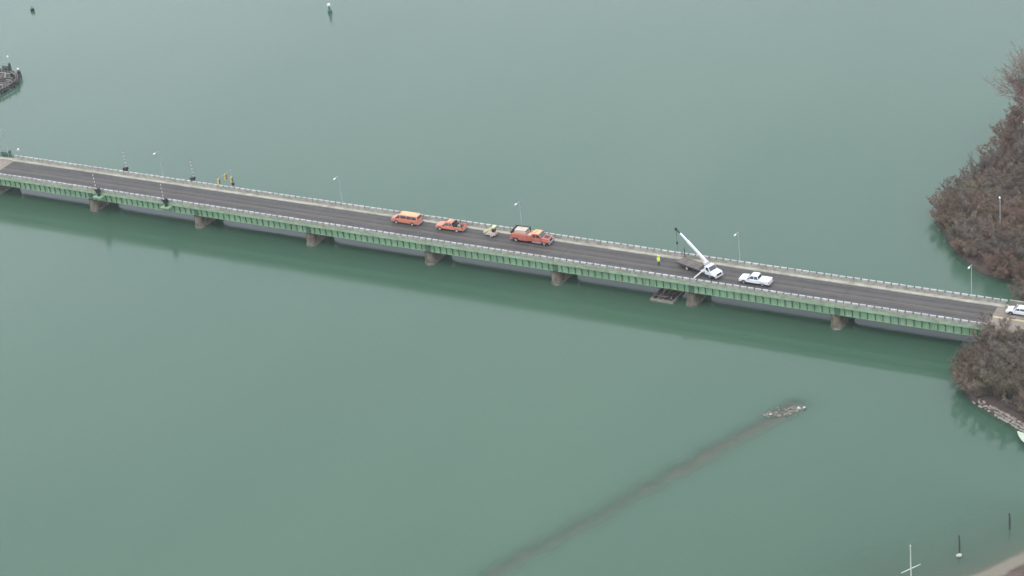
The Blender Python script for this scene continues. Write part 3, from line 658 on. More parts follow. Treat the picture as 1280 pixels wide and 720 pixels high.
MB().box(-0.5, 0.35, -hw + 0.02, hw - 0.02, 0.62, 1.7).build('tool_locker', 'vehicle_red', ut, bevel=0.04)
MB().box(-0.45, 0.3, -0.9, 0.2, 1.702, 1.86).build('locker_lid', 'cream_box', ut, bevel=0.03)
MB().prism([(0.42, 0.62), (2.55, 0.62), (2.55, 1.45), (0.42, 1.45)], -hw + 0.05, hw - 0.05).build('crew_cab', 'vehicle_red', ut, bevel=0.05, smooth=True)
MB().prism([(0.45, 1.44), (0.52, 2.2), (2.0, 2.2), (2.52, 1.44)], -hw + 0.07, hw - 0.07, lambda x, z: max(0, z - 1.44) * 0.16).build('cab_upper', 'vehicle_red', ut, bevel=0.04, smooth=True)
MB().box(0.5, 2.02, -0.9, 0.9, 2.18, 2.3).build('roof', 'vehicle_orange_light', ut, bevel=0.05)
side_windows(ut, [[(0.68, 1.5), (0.70, 2.08), (1.28, 2.08), (1.28, 1.5)], [(1.42, 1.5), (1.42, 2.08), (1.98, 2.08), (2.34, 1.5)]], hw - 0.07, 1.44, 0.16)
end_window(ut, 'windscreen', 2.50, 1.5, 2.06, 2.14, 0.95, 0.85, True)
MB().prism([(2.5, 0.7), (3.95, 0.7), (4.05, 0.85), (4.05, 1.35), (3.85, 1.42), (2.55, 1.5)], -0.98, 0.98).build('hood', 'vehicle_red', ut, bevel=0.07, smooth=True)
MB().box(2.75, 3.8, -0.55, 0.55, 1.44, 1.5).build('hood_panel', 'black_metal', ut, bevel=0.02)
MB().box(4.03, 4.075, -0.6, 0.6, 0.82, 1.28).build('grille', 'chassis', ut); MB().box(3.98, 4.25, -1.1, 1.1, 0.45, 0.72).build('bumper', 'bumper_grey', ut, bevel=0.03)
MB().box(-4.35, -4.21, -1.0, 1.0, 0.45, 0.75).build('bumper', 'bumper_grey', ut)
for s in (-1, 1):
    MB().prism([(2.6, 0.75), (2.75, 1.12), (3.75, 1.12), (3.95, 0.75)], s * 1.02 - 0.14, s * 1.02 + 0.14).build('fender', 'vehicle_red', ut, bevel=0.05)
    MB().box(0.5, 2.4, s * 1.05 - 0.12, s * 1.05 + 0.12, 0.42, 0.60).build('fuel_step', 'bumper_grey', ut)
lights(ut, 4.06, 1.05, 0.8, -4.22, 1.0, 0.95); mirrors(ut, 2.35, 1.75, 1.2)
wheels(ut, (3.05, -3.05), 0.92, 0.48, 0.32); 
MB().box(0.8, 1.1, -0.6, 0.6, 2.305, 2.42).build('light_bar', 'amber', ut, bevel=0.03)

# white crane truck, skewed across the lane
CR = R(-18.7)
ct = empty('crane_truck', (137.75, 5.35, ZR), CR, 'white flatbed crane truck with raised boom, angled across the road', 'crane truck')
MB().box(-2.2, 6.9, -0.45, 0.45, 0.58, 0.85).build('chassis', 'chassis', ct)
for k in range(14):
    MB().box(-2.6 + k * 0.42, -2.195 + k * 0.42, -1.2, 1.2, 1.06, 1.13).build('bed_plank', 'bed_wood', ct)
MB().box(-2.62, 3.30, -1.24, 1.24, 0.88, 1.055).build('bed_frame', 'chassis', ct)
MB().box(3.31, 3.40, -1.2, 1.2, 0.95, 1.75).build('headboard', 'bed_wood', ct)
for y in (1.12,): MB().box(-2.55, -2.43, y - 0.06, y + 0.06, 1.132, 2.9).build('stake_post', 'black_metal', ct)
MB().box(3.45, 4.15, -1.1, 1.1, 0.86, 1.15).build('crane_base', 'gate_white', ct, bevel=0.04)
MB().lathe([(0.42, 1.15), (0.42, 1.5), (0.3, 1.55), (0.3, 2.5)], 12, (3.8, 0.1)).build('turret', 'vehicle_white', ct, smooth=True)
MB().box(3.55, 4.12, -0.35, 0.55, 2.0, 2.6).build('boom_seat', 'gate_white', ct, bevel=0.05)
# boom towards the far rear
ca, sa = math.cos(-CR), math.sin(-CR)
def tl(X, Y, Z):
    x, y = X - 137.75, Y - 5.35; return Vector((x * ca - y * sa, x * sa + y * ca, Z - ZR))
bp0 = Vector((3.95, 0.1, 2.55)); bp1 = tl(134.17, 7.63, 12.2)
def lerp(t_): return bp0.lerp(bp1, t_)
MB().beam(lerp(0), lerp(0.62), 0.36, 0.42).build('boom', 'vehicle_white', ct, bevel=0.03)
MB().beam(lerp(0.3), lerp(0.86), 0.28, 0.32).build('boom_extension', 'vehicle_white', ct, bevel=0.02)
MB().beam(lerp(0.86), lerp(0.985), 0.2, 0.24).build('boom_tip', 'black_metal', ct)
MB().box(-0.22, 0.22, -0.14, 0.14, -0.35, 0.25).build('sheave_head', 'black_metal', ct, bevel=0.04, loc=bp1)
MB().beam(bp0 + Vector((-0.15, 0.05, -1.0)), lerp(0.30) - Vector((0, 0, 0.26)), 0.16, 0.16).build('lift_cylinder', 'cream', ct)
MB().tube([bp1 - Vector((0, 0, 0.3)), bp1 - Vector((0, 0, 3.0))], 0.03, 6).build('hoist_cable', 'black_metal', ct)
hk = MB().lathe([(0.03, -0.28), (0.16, -0.2), (0.22, 0), (0.16, 0.2), (0.03, 0.28)], 10).build('hook_block', 'black_metal', ct, smooth=True, loc=bp1 - Vector((0, 0, 2.9)))
MB().tube([(0, 0, -0.25), (0.02, 0, -0.5), (0.12, 0, -0.62), (0.2, 0, -0.5)], 0.035, 6).build('hook', 'black_metal', hk)
MB().tube([bp1 - Vector((0, 0, 3.5)), bp1 - Vector((0, 0, 5.1))], 0.02, 6).build('sling', 'joint_steel', ct)
# outriggers
oe = tl(140.0, 1.62, ZR + 0.10)
MB().beam((3.8, -1.0, 1.05), oe + Vector((0, 0.0, 0.12)), 0.19, 0.19).build('outrigger', 'gate_white', ct, bevel=0.02)
MB().box(-0.28, 0.28, -0.28, 0.28, -0.095, -0.02).build('outrigger_pad', 'black_metal', ct, loc=oe)
MB().beam((3.8, 1.0, 1.05), (3.8, 1.75, 0.1), 0.24, 0.24).build('outrigger', 'vehicle_white', ct, bevel=0.02)
# cab
hw = 1.02
MB().prism([(4.35, 0.6), (5.75, 0.6), (5.75, 1.42), (4.35, 1.42)], -hw, hw).build('cab', 'vehicle_white', ct, bevel=0.05, smooth=True)
MB().prism([(4.37, 1.41), (4.42, 2.12), (5.15, 2.12), (5.72, 1.41)], -hw + 0.02, hw - 0.02, lambda x, z: max(0, z - 1.41) * 0.2).build('cab_upper', 'vehicle_white', ct, bevel=0.04, smooth=True)
MB().box(4.42, 5.16, -0.82, 0.82, 2.1, 2.2).build('roof', 'vehicle_white', ct, bevel=0.045)
side_windows(ct, [[(4.62, 1.48), (4.64, 2.02), (5.12, 2.02), (5.52, 1.48)]], hw - 0.02, 1.41, 0.2)
end_window(ct, 'windscreen', 5.69, 1.47, 5.21, 2.06, 0.9, 0.8, True); end_window(ct, 'rear_window', 4.38, 1.5, 4.42, 2.02, 0.7, 0.65, False)
MB().prism([(5.7, 0.7), (6.9, 0.7), (6.98, 0.85), (6.96, 1.22), (6.8, 1.32), (5.75, 1.44)], -0.95, 0.95).build('hood', 'vehicle_white', ct, bevel=0.07, smooth=True)
for s in (-1, 1): MB().prism([(5.72, 0.75), (5.85, 1.12), (6.75, 1.12), (6.9, 0.8)], s * 0.98 - 0.12, s * 0.98 + 0.12).build('fender', 'vehicle_white', ct, bevel=0.05)
MB().box(6.955, 7.0, -0.58, 0.58, 0.80, 1.16).build('grille', 'chassis', ct); MB().box(6.9, 7.15, -1.02, 1.02, 0.45, 0.70).build('bumper', 'rim_white', ct, bevel=0.03)
lights(ct, 6.98, 0.98, 0.78, -2.66, 0.95, 0.95); mirrors(ct, 5.5, 1.62, 1.12)
wheels(ct, (6.2 - 0.65,), 0.88, 0.44, 0.28); wheels(ct, (0,), 0.88, 0.44, 0.46, 'rim_white')

# white sedan on the approach
sd = empty('sedan', (198.75, 6.55, ZR - 0.003), math.pi, 'white sedan on the tan approach at the right edge', 'car')
L, hw = 2.35, 0.91
body_prism(sd, 'body', 'vehicle_white', [(-L, 0.35), (L, 0.35), (L, 0.6), (L - 0.15, 0.76), (L - 1.1, 0.92), (-L + 0.9, 0.98), (-L + 0.05, 0.95), (-L, 0.6)], hw, 0.15, 0.6, bevel=0.06)
MB().prism([(L - 1.1, 0.91), (L - 1.95, 1.40), (L - 2.3, 1.44), (-L + 1.4, 1.42), (-L + 0.55, 0.96)], -hw + 0.07, hw - 0.07, lambda x, z: max(0, z - 0.92) * 0.42).build('roof', 'vehicle_white', sd, bevel=0.05, smooth=True)
side_windows(sd, [[(L - 1.45, 0.98), (L - 2.0, 1.33), (L - 2.4, 1.36), (L - 2.4, 0.98)], [(L - 2.47, 0.98), (L - 2.47, 1.36), (-L + 1.45, 1.35), (-L + 0.9, 1.02)]], hw - 0.07, 0.92, 0.42)
end_window(sd, 'windscreen', L - 1.16, 0.97, L - 1.88, 1.37, 0.76, 0.62, True); end_window(sd, 'rear_window', -L + 0.6, 1.01, -L + 1.3, 1.36, 0.74, 0.62, False)
wheels(sd, (L - 0.9, -L + 0.95), 0.8, 0.32, 0.22); arches(sd, (L - 0.9, -L + 0.95), 0.32, hw)
lights(sd, L - 0.03, 0.66, 0.68, -L, 0.8, 0.75); mirrors(sd, L - 1.5, 1.02, hw, 'vehicle_white')
MB().box(L - 0.01, L + 0.015, -0.5, 0.5, 0.42, 0.56).build('grille', 'chassis', sd)

# ------------------------------------------------------------------ worker
def skin_mesh(name, m, verts, edges, radii, parent, root=0, sub=2):
    me = bpy.data.meshes.new(name); me.from_pydata(verts, edges, []); o = put(name, me, parent)
    md = o.modifiers.new('skin', 'SKIN'); md.use_smooth_shade = True
    for i, rr in enumerate(radii):
        rr = rr if isinstance(rr, tuple) else (rr, rr)
        me.skin_vertices[0].data[i].radius = rr; me.skin_vertices[0].data[i].use_root = (i == root)
    s = o.modifiers.new('sub', 'SUBSURF'); s.levels = sub; s.render_levels = sub
    me.materials.append(MATS[m]); return o
pr = empty('person', (131.5, 4.75, ZR), R(-20), 'worker in a hi-vis yellow jacket and hard hat standing on the road', 'person')
V = [(0, 0, 0.98), (0, 0, 1.2), (0, 0, 1.42), (0, 0, 1.53), (0.02, 0, 1.62), (0.03, 0, 1.74),
     (0, 0.1, 0.93), (0.03, 0.12, 0.5), (0.0, 0.13, 0.09), (0.17, 0.15, 0.04), (0, -0.1, 0.93), (-0.02, -0.12, 0.5), (-0.05, -0.13, 0.09), (0.12, -0.15, 0.04),
     (0, 0.2, 1.44), (0.02, 0.27, 1.16), (0.16, 0.24, 0.96), (0.23, 0.22, 0.88), (0, -0.2, 1.44), (0.02, -0.27, 1.16), (0.14, -0.25, 0.95), (0.2, -0.23, 0.87)]
Ed = [(0, 1), (1, 2), (2, 3), (3, 4), (4, 5), (0, 6), (6, 7), (7, 8), (8, 9), (0, 10), (10, 11), (11, 12), (12, 13), (2, 14), (14, 15), (15, 16), (16, 17), (2, 18), (18, 19), (19, 20), (20, 21)]
Ra = [0.15, 0.15, 0.16, 0.065, 0.09, 0.10, 0.10, 0.075, 0.055, 0.045, 0.10, 0.075, 0.055, 0.045, 0.075, 0.055, 0.042, 0.035, 0.075, 0.055, 0.042, 0.035]
skin_mesh('body', 'dark_cloth', V, Ed, Ra, pr)
hd_ = MB().lathe([(0.02, -0.13), (0.07, -0.11), (0.095, -0.02), (0.1, 0.05), (0.09, 0.1), (0.02, 0.14)], 12).build('face', 'skin', pr, smooth=True, loc=(0.035, 0, 1.69))
MB().add([(0.09, -0.015, -0.02), (0.09, 0.015, -0.02), (0.125, 0, -0.03), (0.09, 0, 0.03)], [(0, 1, 2), (0, 2, 3), (1, 3, 2), (0, 3, 1)]).build('nose', 'skin', hd_)
JV = [(0, 0, 0.86), (0, 0, 1.0), (0, 0, 1.2), (0, 0, 1.43), (0, 0.21, 1.45), (0.02, 0.275, 1.16), (0.15, 0.245, 0.97), (0, -0.21, 1.45), (0.02, -0.275, 1.16), (0.13, -0.255, 0.96)]
pr.scale = (1.08, 1.08, 1.08)
jk = skin_mesh('jacket', 'hi_vis', JV, [(0, 1), (1, 2), (2, 3), (3, 4), (4, 5), (5, 6), (3, 7), (7, 8), (8, 9)], [(0.19, 0.22), (0.19, 0.22), 0.19, 0.2, 0.1, 0.08, 0.062, 0.1, 0.08, 0.062], pr, 1)
for z in (1.02, 1.2): MB().lathe([(0.215, z - 0.025), (0.215, z + 0.025)], 14).build('reflective_band', 'reflective', jk, smooth=True)
MB().lathe([(0.17, 1.755), (0.165, 1.77), (0.135, 1.78), (0.13, 1.85), (0.09, 1.91), (0.02, 1.93)], 14, (0.04, 0)).build('hard_hat', 'hi_vis', pr, smooth=True)

# set the bridge and all that stands on it down on its datum
LOW = ('ground', 'water', 'sunken_breakwater', 'bridge_pier', 'pivot_pier', 'camera', 'sun')
for o in list(C.objects):
    if o.parent is None and o.name.split('.')[0] not in LOW and o.get('group') != 'street lamps on the wooded bank':
        o.location = o.location + DROP

# ------------------------------------------------------------------ work raft beside a pier
rf = empty('work_raft', (133.2, 4.6, 0), R(-1), 'timber work raft afloat beside a pier under the bridge', 'raft')
MB().box(-2.35, 2.35, -3.45, -3.05, -0.15, 0.42).build('end_beam', 'timber_pale', rf, bevel=0.03)
MB().box(-2.35, 2.35, 3.05, 3.45, -0.15, 0.42).build('end_beam', 'timber_pale', rf, bevel=0.03)
for k, x in enumerate((-2.2, -1.05, 0.1, 1.2, 2.2)):
    MB().box(x - 0.14, x + 0.14, -3.04, 3.04, -0.1, 0.38).build('long_beam', 'timber_pale' if k in (0, 4, 1) else 'timber', rf, bevel=0.02)
for k in range(9):
    y = -2.7 + k * 0.62 + rnd.uniform(-.1, .1)
    MB().box(-1.9 + rnd.uniform(0, .5), 1.9 - rnd.uniform(0, .5), y - 0.12, y + 0.12, -0.02, 0.10).build('cross_plank', ('rust', 'timber', 'timber_dark')[k % 3], rf, rz=R(rnd.uniform(-6, 6)))
for k in range(7):
    a = R(rnd.uniform(-70, 70)); x, y = rnd.uniform(-1.4, 1.6), rnd.uniform(-2.6, 1.5)
    MB().beam((x - math.cos(a) * 0.8, y - math.sin(a) * 0.8, 0.44), (x + math.cos(a) * 0.8, y + math.sin(a) * 0.8, 0.48), 0.14, 0.08).build('loose_board', ('timber_pale', 'rust', 'timber')[k % 3], rf)

# ------------------------------------------------------------------ rubble islet at the end of the sunken breakwater
def rock_mesh(name, m, seed, flat=0.6):
    bm = bmesh.new(); bmesh.ops.create_icosphere(bm, subdivisions=1, radius=0.5); rr = random.Random(seed)
    for v in bm.verts: v.co *= rr.uniform(0.7, 1.2); v.co.z *= flat
    me = bpy.data.meshes.new(name); bm.to_mesh(me); bm.free(); me.materials.append(MATS[m]); return me
rmesh = [rock_mesh('rock', 'rock', k) for k in range(5)]; wmesh = [rock_mesh('rock', 'rock_white', 50 + k, 0.8) for k in range(3)]
ri = empty('rubble_islet', (168.6, -26.8, 0), 0, 'low heap of grey rubble breaking the water at the sunken breakwater end', 'rubble')
ax = (RIDGE_B - RIDGE_A).normalized()
for k in range(130):
    tt = rnd.uniform(-3.6, 3.4); cc = rnd.gauss(0, 1.0) * (1 - abs(tt) / 6.5)
    d = Vector((0.75, 0.66)); nrm_ = Vector((-0.66, 0.75))
    x, y = d.x * tt + nrm_.x * cc, d.y * tt + nrm_.y * cc
    s = rnd.uniform(0.35, 0.95)
    o = put('rock', rmesh[k % 5], ri, (x, y, rnd.uniform(-0.16, 0.06) - 0.06 * abs(cc)), rnd.uniform(0, 6.28)); o.scale = (s, s * rnd.uniform(.7, 1.2), s * 0.8)
for k, (X, Y, s) in enumerate([(170.6, -25.4, 0.75), (171.4, -25.0, 0.55), (166.9, -28.7, 0.5)]):
    o = put('rock', wmesh[k % 3], ri, (X - 168.6, Y + 26.8, 0.22), k); o.scale = (s, s * 0.8, s * 0.9); o['label'] = 'white-topped rock'

# ------------------------------------------------------------------ stone edge, boat, piles, flagpole, float
sw = empty('stone_revetment', (202, -17.4, 0), 0, 'pale stone edge along the shore below the thicket', 'stone wall')
smesh = [rock_mesh('stone', 'stone_pale', 90 + k, 0.55) for k in range(5)]
PT = [(196.8, -14.4), (199.5, -16.0), (202, -17.4), (205, -19.2), (208, -21.0), (212, -23.3)]
for row in range(3):
    for k in range(46):
        u = (k + rnd.random() * 0.6) / 46 * (len(PT) - 1); i = min(int(u), len(PT) - 2); f_ = u - i
        if u < 1.6 and rnd.random() < 0.55: continue
        x = PT[i][0] + (PT[i + 1][0] - PT[i][0]) * f_ + row * 0.22 + rnd.uniform(-.1, .1); y = PT[i][1] + (PT[i + 1][1] - PT[i][1]) * f_ + row * 0.40 + rnd.uniform(-.1, .1)
        o = put('stone', smesh[rnd.randrange(5)], sw, (x - 202, y + 17.4, 0.02 + row * 0.2), rnd.uniform(0, 6)); s = rnd.uniform(0.4, 0.85); o.scale = (s * 1.3, s * 0.8, s * 0.7)
bt = empty('moored_boat', (209.1, -24.1, 0), math.atan2(2.3, -2.9), 'pale green moored boat cut by the right edge of the frame', 'boat')
def hull_ring(xs, f, z): return [(x, f(x), z) for x in xs] + [(x, -f(x), z) for x in reversed(xs)]
xs = [-2.9, -2.0, -0.5, 1.0, 2.0, 2.8, 3.3, 3.55]
fw = lambda x: 1.1 * (1 - max(0, (x + 0.3) / 3.9) ** 2.2); fn = lambda x: 0.8 * (1 - max(0, (x + 0.8) / 4.4) ** 1.6)
top = hull_ring(xs, lambda x: max(0.03, fw(x)), 0.85); bot = hull_ring([x * 0.93 for x in xs], lambda x: max(0.02, fn(x)), -0.2)
n_ = len(top); MB().add(bot + top, [tuple(range(n_)), tuple(range(n_, 2 * n_))] + [(i, (i + 1) % n_, (i + 1) % n_ + n_, i + n_) for i in range(n_)]).build('hull', 'boat_hull', bt, smooth=True)
dk = hull_ring([x * 0.985 for x in xs], lambda x: max(0.02, fw(x) - 0.05), 0.86); dk2 = hull_ring([x * 0.97 for x in xs], lambda x: max(0.02, fw(x) - 0.1), 0.94)
MB().add(dk + dk2, [tuple(range(n_)), tuple(range(n_, 2 * n_))] + [(i, (i + 1) % n_, (i + 1) % n_ + n_, i + n_) for i in range(n_)]).build('deck', 'boat_deck', bt)
MB().prism([(-2.0, 0.945), (0.9, 0.945), (0.3, 1.6), (-1.6, 1.65)], -0.7, 0.7, lambda x, z: (z - 0.94) * 0.2).build('cabin', 'boat_deck', bt, bevel=0.04)
MB().prism([(0.70, 1.1), (0.74, 1.12), (0.42, 1.5), (0.38, 1.48)], -0.55, 0.55).build('windscreen', 'glass', bt)
for k, (x, y, h, l) in enumerate([(207.3, -54.4, 2.5, 'dark mooring pile standing above the white float'), (212.4, -46.3, 2.3, 'dark mooring pile close to the right edge')]):
    o = empty('mooring_pile', (x, y, 0), 0, l, 'mooring pile', 'mooring piles in the shallows')
    MB().tube([(0, 0, -1.2), (0.02, 0, h * 0.5), (-0.03, 0, h)], [0.16, 0.14, 0.12], 8).build('shaft', 'timber_dark', o, smooth=True)
    MB().lathe([(0.15, h), (0.13, h + 0.06), (0.02, h + 0.1)], 8, (-0.03, 0)).build('cap', 'timber_dark', o)
o = empty('float', (207.75, -56.0, 0), R(30), 'small white mooring float on the shallow water', 'float')
MB().tube([(-0.45, 0, 0.12), (-0.38, 0, 0.12), (-0.1, 0, 0.14), (0.2, 0, 0.14), (0.4, 0, 0.12), (0.46, 0, 0.12)], [0.05, 0.2, 0.29, 0.29, 0.2, 0.05], 12).build('body', 'rail_white', o, smooth=True)
MB().tube([(0.46, 0, 0.12), (0.6, 0, 0.14), (0.66, 0, 0.05)], 0.035, 6).build('eye', 'black_metal', o)
fp = empty('flagpole', (204.2, -66.85, ground_h(204.2, -66.85)), math.atan2(3.44, 2.17), 'white flagpole with a crossarm at the bottom edge', 'flagpole')
MB().tube([(0, 0, -0.2), (0, 0, 4.2), (0, 0, 8.2)], [0.12, 0.10, 0.07], 8).build('pole', 'flag_white', fp, smooth=True)
MB().tube([(-1.75, 0, 4.25), (0, 0, 4.25), (1.75, 0, 4.25)], [0.05, 0.08, 0.05], 8).build('crossarm', 'flag_white', fp, smooth=True)
MB().lathe([(0.02, 8.18), (0.11, 8.25), (0.11, 8.32), (0.02, 8.4)], 8).build('finial', 'flag_white', fp)

# ------------------------------------------------------------------ timber fender pier, buoys (far left)
fe = empty('timber_fender', (-74, 50, 0), 0, 'weathered timber fender pier in the water at the left edge', 'fender pier')
per = [(5.4, -14), (5.6, -8), (5.8, -3), (6.2, 2.5), (6.0, 5.0), (4.2, 7.3), (1.5, 8.6), (-4, 9.3), (-9, 9.5)]
def along(pts, step):
    out = []
    for i in range(len(pts) - 1):
        a, b_ = Vector(pts[i]), Vector(pts[i + 1]); k = max(1, int((b_ - a).length / step))
        out += [a.lerp(b_, j / k) for j in range(k)]
    return out + [Vector(pts[-1])]
pm = [MB().tube([(0, 0, -1.5), (0.03, 0.02, 1.0), (0, 0, 2.0)], [0.21, 0.19, 0.17], 7).mesh('pile', m, smooth=True) for m in ('timber_dark', 'timber')]
for k, p_ in enumerate(along(per, 0.95)):
    o = put('pile', pm[0 if k % 3 else 1], fe, (p_.x, p_.y, rnd.uniform(-0.35, 0.25)))
for z in (0.55, 1.45):
    for i in range(len(per) - 1):
        MB().beam((*per[i], z), (*per[i + 1], z), 0.7, 0.26).build('waler', 'timber_dark' if z < 1 else 'timber', fe)
for k in range(20):
    y = -13 + k * 1.08
    xe = 5.2 if y < 4.5 else 5.2 - (y - 4.5) * 1.2
    MB().beam((-9, y, 1.35 + rnd.uniform(-.05, .05)), (xe, y + rnd.uniform(-.3, .3), 1.35), 0.42, 0.22).build('deck_beam', ('timber', 'timber_pale', 'timber')[k % 3], fe)
for k in range(26):
    a = R(rnd.uniform(20, 160)); x, y = rnd.uniform(-5, 4.6), rnd.uniform(-8, 5.5); l_ = rnd.uniform(1.0, 2.4)
    if x > 3 and y > 3: x -= 2
    MB().beam((x - math.cos(a) * l_, y - math.sin(a) * l_ * 0.7, 1.52), (x + math.cos(a) * l_, y + math.sin(a) * l_ * 0.7, 1.56 + rnd.uniform(0, .25)), 0.36, 0.16).build('loose_plank', rnd.choice(['timber_pale', 'timber', 'timber_dark', 'timber_dark']), fe)
o = empty('fender_dolphin', (-70.9, 59.0, 0), 0, 'cluster of dark piles with a small white light at fender tip', 'pile cluster')
for dx, dy in ((0, 0), (0.45, 0.1), (0.2, 0.42), (-0.3, 0.35)): MB().tube([(dx * 1.5, dy * 1.5, -1.5), (dx, dy, 1.7)], 0.19, 7).build('pile', 'timber_dark', o)
MB().tube([(0.1, 0.15, 1.65), (0.1, 0.15, 2.1)], 0.05, 6).build('post', 'black_metal', o)
MB().lathe([(0.05, 2.05), (0.27, 2.12), (0.27, 2.4), (0.05, 2.5)], 10, (0.1, 0.15)).build('light', 'lamp_white', o, smooth=True)
o = empty('navigation_light', (-73.6, 59.4, 0), 0, 'dark post with white light rising behind the timber fender', 'navigation light')
MB().tube([(0, 0, -1), (0, 0, 3.4)], 0.3, 8).build('pile', 'timber_dark', o)
MB().box(-2.2, -0.35, -0.45, 0.45, 1.7, 2.7).build('platform_box', 'dark_and_shaded_green', o)
MB().tube([(0, 0, 3.4), (0, 0, 5.0)], 0.06, 6).build('post', 'galvanised', o)
MB().lathe([(0.05, 4.95), (0.24, 5.02), (0.24, 5.35), (0.05, 5.45)], 10).build('light', 'lamp_white', o, smooth=True)
o = empty('channel_buoy', (-100.0, 98.8, 0), 0, 'small black can buoy near the top left corner', 'buoy')
MB().lathe([(0.3, -0.6), (0.55, -0.1), (0.55, 0.75), (0.45, 0.85)], 12).build('can', 'black_metal', o, smooth=True)
MB().tube([(0, 0, 0.85), (0.05, 0, 1.5)], 0.07, 6).build('staff', 'black_metal', o)
o = empty('channel_marker', (-14.6, 116.4, 0), R(20), 'dark green channel marker with a white top at the top edge', 'buoy')
MB().lathe([(0.5, -0.8), (0.62, 0), (0.55, 0.75), (0.3, 0.85)], 12).build('float', 'buoy_green', o, smooth=True)
MB().tube([(0, 0, 0.8), (-0.05, 0, 1.9)], [0.3, 0.26], 8).build('mast', 'dark_and_shaded_green', o)
MB().lathe([(0.28, 1.85), (0.42, 1.95), (0.42, 2.45), (0.1, 2.6)], 10, (-0.05, 0)).build('light', 'lamp_white', o, smooth=True)

# ------------------------------------------------------------------ leafless shrubs and trees
def grow(seed, h, rad, stems, branches, twigs, wood_m, twig_m, tw=0.045, tlen=0.75, tree=False, bud=None):
    rr = random.Random(seed); wood = MB(); tw_v = []; tw_f = []; bd = MB()
    def twig(p, d, l, wdt):
        a = Vector((rr.uniform(-1, 1), rr.uniform(-1, 1), rr.uniform(-1, 1))).cross(d)
        if a.length < 1e-3: return
        a = a.normalized() * wdt / 2; k = len(tw_v)
        tw_v.extend([p - a, p + a, p + d * l]); tw_f.append((k, k + 1, k + 2))
    starts = []
    if tree:
        hz = h * 0.34
        wood.tube([(0, 0, -0.3), (0.1, 0, hz * 0.5), (0.05, 0.1, hz)], [0.34, 0.27, 0.22], 7)
        for s in range(stems): starts.append((Vector((0.05, 0.1, hz * rr.uniform(0.35, 1.0))), rr.uniform(0, 6.28), rr.uniform(R(15), R(72))))
    else:
        for s in range(stems):
            a = 6.28 * s / stems + rr.uniform(-.4, .4); starts.append((Vector((math.cos(a) * 0.25, math.sin(a) * 0.25, -0.2)), a, rr.uniform(R(8), R(52))))
    for p0, az, lean in starts:
        top = h * rr.uniform(0.75, 1.0)
        d = Vector((math.cos(az) * math.sin(lean), math.sin(az) * math.sin(lean), math.cos(lean)))
        ln = min((top - p0.z) / max(d.z, 0.35), rad * 1.5 / max(math.sin(lean), 0.25)); ln = max(ln, h * 0.4)
        pts = [p0]; dd = d.copy()
        for k in range(4):
            dd = (dd + Vector((rr.uniform(-.18, .18), rr.uniform(-.18, .18), 0.08))).normalized(); pts.append(pts[-1] + dd * ln / 4)
        r0 = 0.15 if tree else 0.07
        wood.tube(pts[:5 if tree else 4], [r0, r0 * .75, r0 * .5, r0 * .25, 0.012][:5 if tree else 4], 4)
        for b_ in range(branches):
            t_ = rr.uniform(0.22, 1.0) * 4; i = min(int(t_), 3); p = pts[i].lerp(pts[i + 1], t_ - i)
            bd_ = (dd * (1.0 if tree else 0.45) + Vector((rr.uniform(-1, 1), rr.uniform(-1, 1), rr.uniform(-.6, .7)))).normalized()
            bl = rr.uniform(0.5, 1.0) * (h * 0.30 if tree else h * 0.26)
            q = p + bd_ * bl * 0.55 + Vector((0, 0, 0.05)); e = q + (bd_ + Vector((0, 0, 0.3))).normalized() * bl * 0.5
            wood.tube([p, q, e], [0.035, 0.025, 0.008], 3)
            for t2 in range(twigs):
                u = rr.uniform(0.1, 1.05); s_ = p.lerp(q, min(1, u * 2)) if u < 0.5 else q.lerp(e, u * 2 - 1)
                td = (bd_ * (0.6 if tree else 0.25) + Vector((rr.uniform(-1, 1), rr.uniform(-1, 1), rr.uniform(-.75, 0.85)))).normalized(); l_ = tlen * rr.uniform(0.45, 1.1)
                twig(s_, td, l_, tw * rr.uniform(0.7, 1.3))
                if bud and rr.random() < 0.35:
                    c_ = s_ + td * l_ * 0.9; k_ = 0.07; bd.add([c_ + Vector((k_, 0, 0)), c_ + Vector((-k_, k_, 0)), c_ + Vector((-k_, -k_, 0)), c_ + Vector((0, 0, 2 * k_))], [(0, 1, 2), (0, 1, 3), (1, 2, 3), (2, 0, 3)])
    me = bpy.data.meshes.new('crown'); me.from_pydata([tuple(v) for v in tw_v], [], tw_f); me.materials.append(MATS[twig_m])
    return wood.mesh('trunk', wood_m), me, (bd.mesh('buds', bud) if bud else None)
TW = ['twig_brown', 'twig_red', 'twig_grey', 'twig_olive']
NM = {'twig_brown': 'brown', 'twig_red': 'reddish', 'twig_grey': 'grey', 'twig_olive': 'olive-brown'}
VAR = []
for k in range(8):
    m = TW[k % 4]; VAR.append((m, *grow(100 + k, 1.0 * (4.6 if k < 4 else 3.4), 2.4 if k < 4 else 2.1, 11, 14, 40, 'bark', m, 0.040, 0.62)))
def shrub(x, y, sc, v, where, zoff=0.0):
    m, wd, cr, _ = VAR[v]
    o = empty('shrub', (x, y, ground_h(x, y) + zoff), rnd.uniform(0, 6.28), 'leafless %s %s shrub in the thicket %s' % ('tall' if v < 4 else 'low', NM[m], where), 'shrub', 'leafless %s %s shrubs %s' % ('tall' if v < 4 else 'low', NM[m], where))
    put('trunk', wd, o); put('crown', cr, o); o.scale = (sc * rnd.uniform(.92, 1.1), sc, sc * rnd.uniform(.85, 1.12))
    return o
pts = []
def scatter(n, box, ok, mind):
    c = 0; tries = 0
    while c < n and tries < 9000:
        tries += 1
        x, y = rnd.uniform(box[0], box[1]), rnd.uniform(box[2], box[3])
        if not ok(x, y) or any((x - a) ** 2 + (y - b_) ** 2 < mind ** 2 for a, b_ in pts): continue
        pts.append((x, y)); c += 1; yield x, y
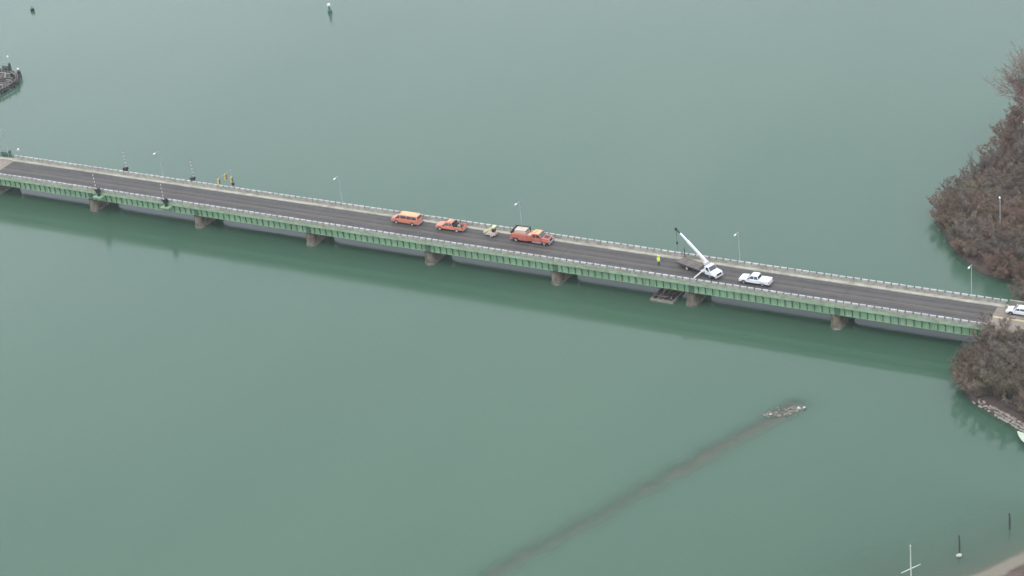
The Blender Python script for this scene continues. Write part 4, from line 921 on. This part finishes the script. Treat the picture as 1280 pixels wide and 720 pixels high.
def ok_n(x, y): 
    s = shore_d(x, y)
    return s > 0.3 and (x < 184 + (60 - y) * 0.30 + 10) and (y > 15 if x > 195 else True)
for x, y in scatter(215, (168, 212, 11, 100), ok_n, 2.1):
    s = shore_d(x, y); v = rnd.choice([0, 1, 2, 3, 0, 1, 4, 5, 6, 7]) if s > 2 else rnd.choice([4, 5, 6, 7, 0, 1])
    shrub(x, y, rnd.uniform(0.75, 1.15), v, 'north of the bridge')
def ok_s(x, y):
    s = shore_d(x, y)
    if s < 0.0: return False
    if y > -1.0: return False
    edge = (x - 196.5) * -0.62 - 13.0      # strip of bare bank above the stone edge
    return y > edge + 2.4 - max(0, 200.5 - x) * 0.9
for x, y in scatter(85, (192.6, 216, -24, -1.0), ok_s, 1.7):
    s = shore_d(x, y); shrub(x, y, rnd.uniform(0.75, 1.15) * (0.85 if y > -4 else 1), rnd.choice([0, 1, 2, 3, 4, 5, 6, 7]), 'south of the bridge end')
# tall bare tree at the upper right
wd, cr, bd = grow(501, 19.0, 9.0, 44, 32, 50, 'bark', 'twig_grey', 0.06, 1.35, True, 'bud_red')
o = empty('bare_tree', (186.6, 79.0, ground_h(186.6, 79.0)), 0.4, 'tall bare tree with reddish buds at the right edge', 'tree')
put('trunk', wd, o); put('crown', cr, o); put('buds', bd, o)
wd, cr, _ = grow(502, 7.5, 3.2, 9, 12, 26, 'bark', 'twig_grey', 0.05, 0.9, True)
for k, (x, y, s, l) in enumerate([(176.0, 62.5, 0.85, 'small bare tree poking left out of the thicket edge'), (180.5, 70.0, 1.05, 'medium bare tree below the tall budding tree'),
                                  (179.0, 94.0, 1.0, 'medium bare tree beyond the tall budding tree'), (183.5, 75.0, 1.35, 'bare tree standing close below the tall budding tree'), (182.2, 84.0, 1.2, 'bare tree left of the foot of the tall budding tree'), (187.5, 72.5, 1.3, 'bare tree at the right edge below the tall budding tree')]):
    o = empty('bare_tree', (x, y, ground_h(x, y)), 1.3 * k, l, 'tree'); put('trunk', wd, o); put('crown', cr, o); o.scale = (s, s, s)

# ------------------------------------------------------------------ thin river haze
hz = MB().box(-2500, 2500, -700, 4000, -7.0, 192.0)
hm = bpy.data.materials.new('haze_air'); hm.use_nodes = True; t = hm.node_tree; t.nodes.remove(t.nodes['Principled BSDF'])
pv = t.nodes.new('ShaderNodeVolumePrincipled'); pv.inputs['Color'].default_value = (0.90, 0.96, 1.0, 1); pv.inputs['Density'].default_value = 0.00008; pv.inputs['Anisotropy'].default_value = 0.2
t.links.new(pv.outputs[0], t.nodes['Material Output'].inputs['Volume'])
tag(hz.build('haze', hm), 'thin pale haze over the river', None, None, 'stuff')
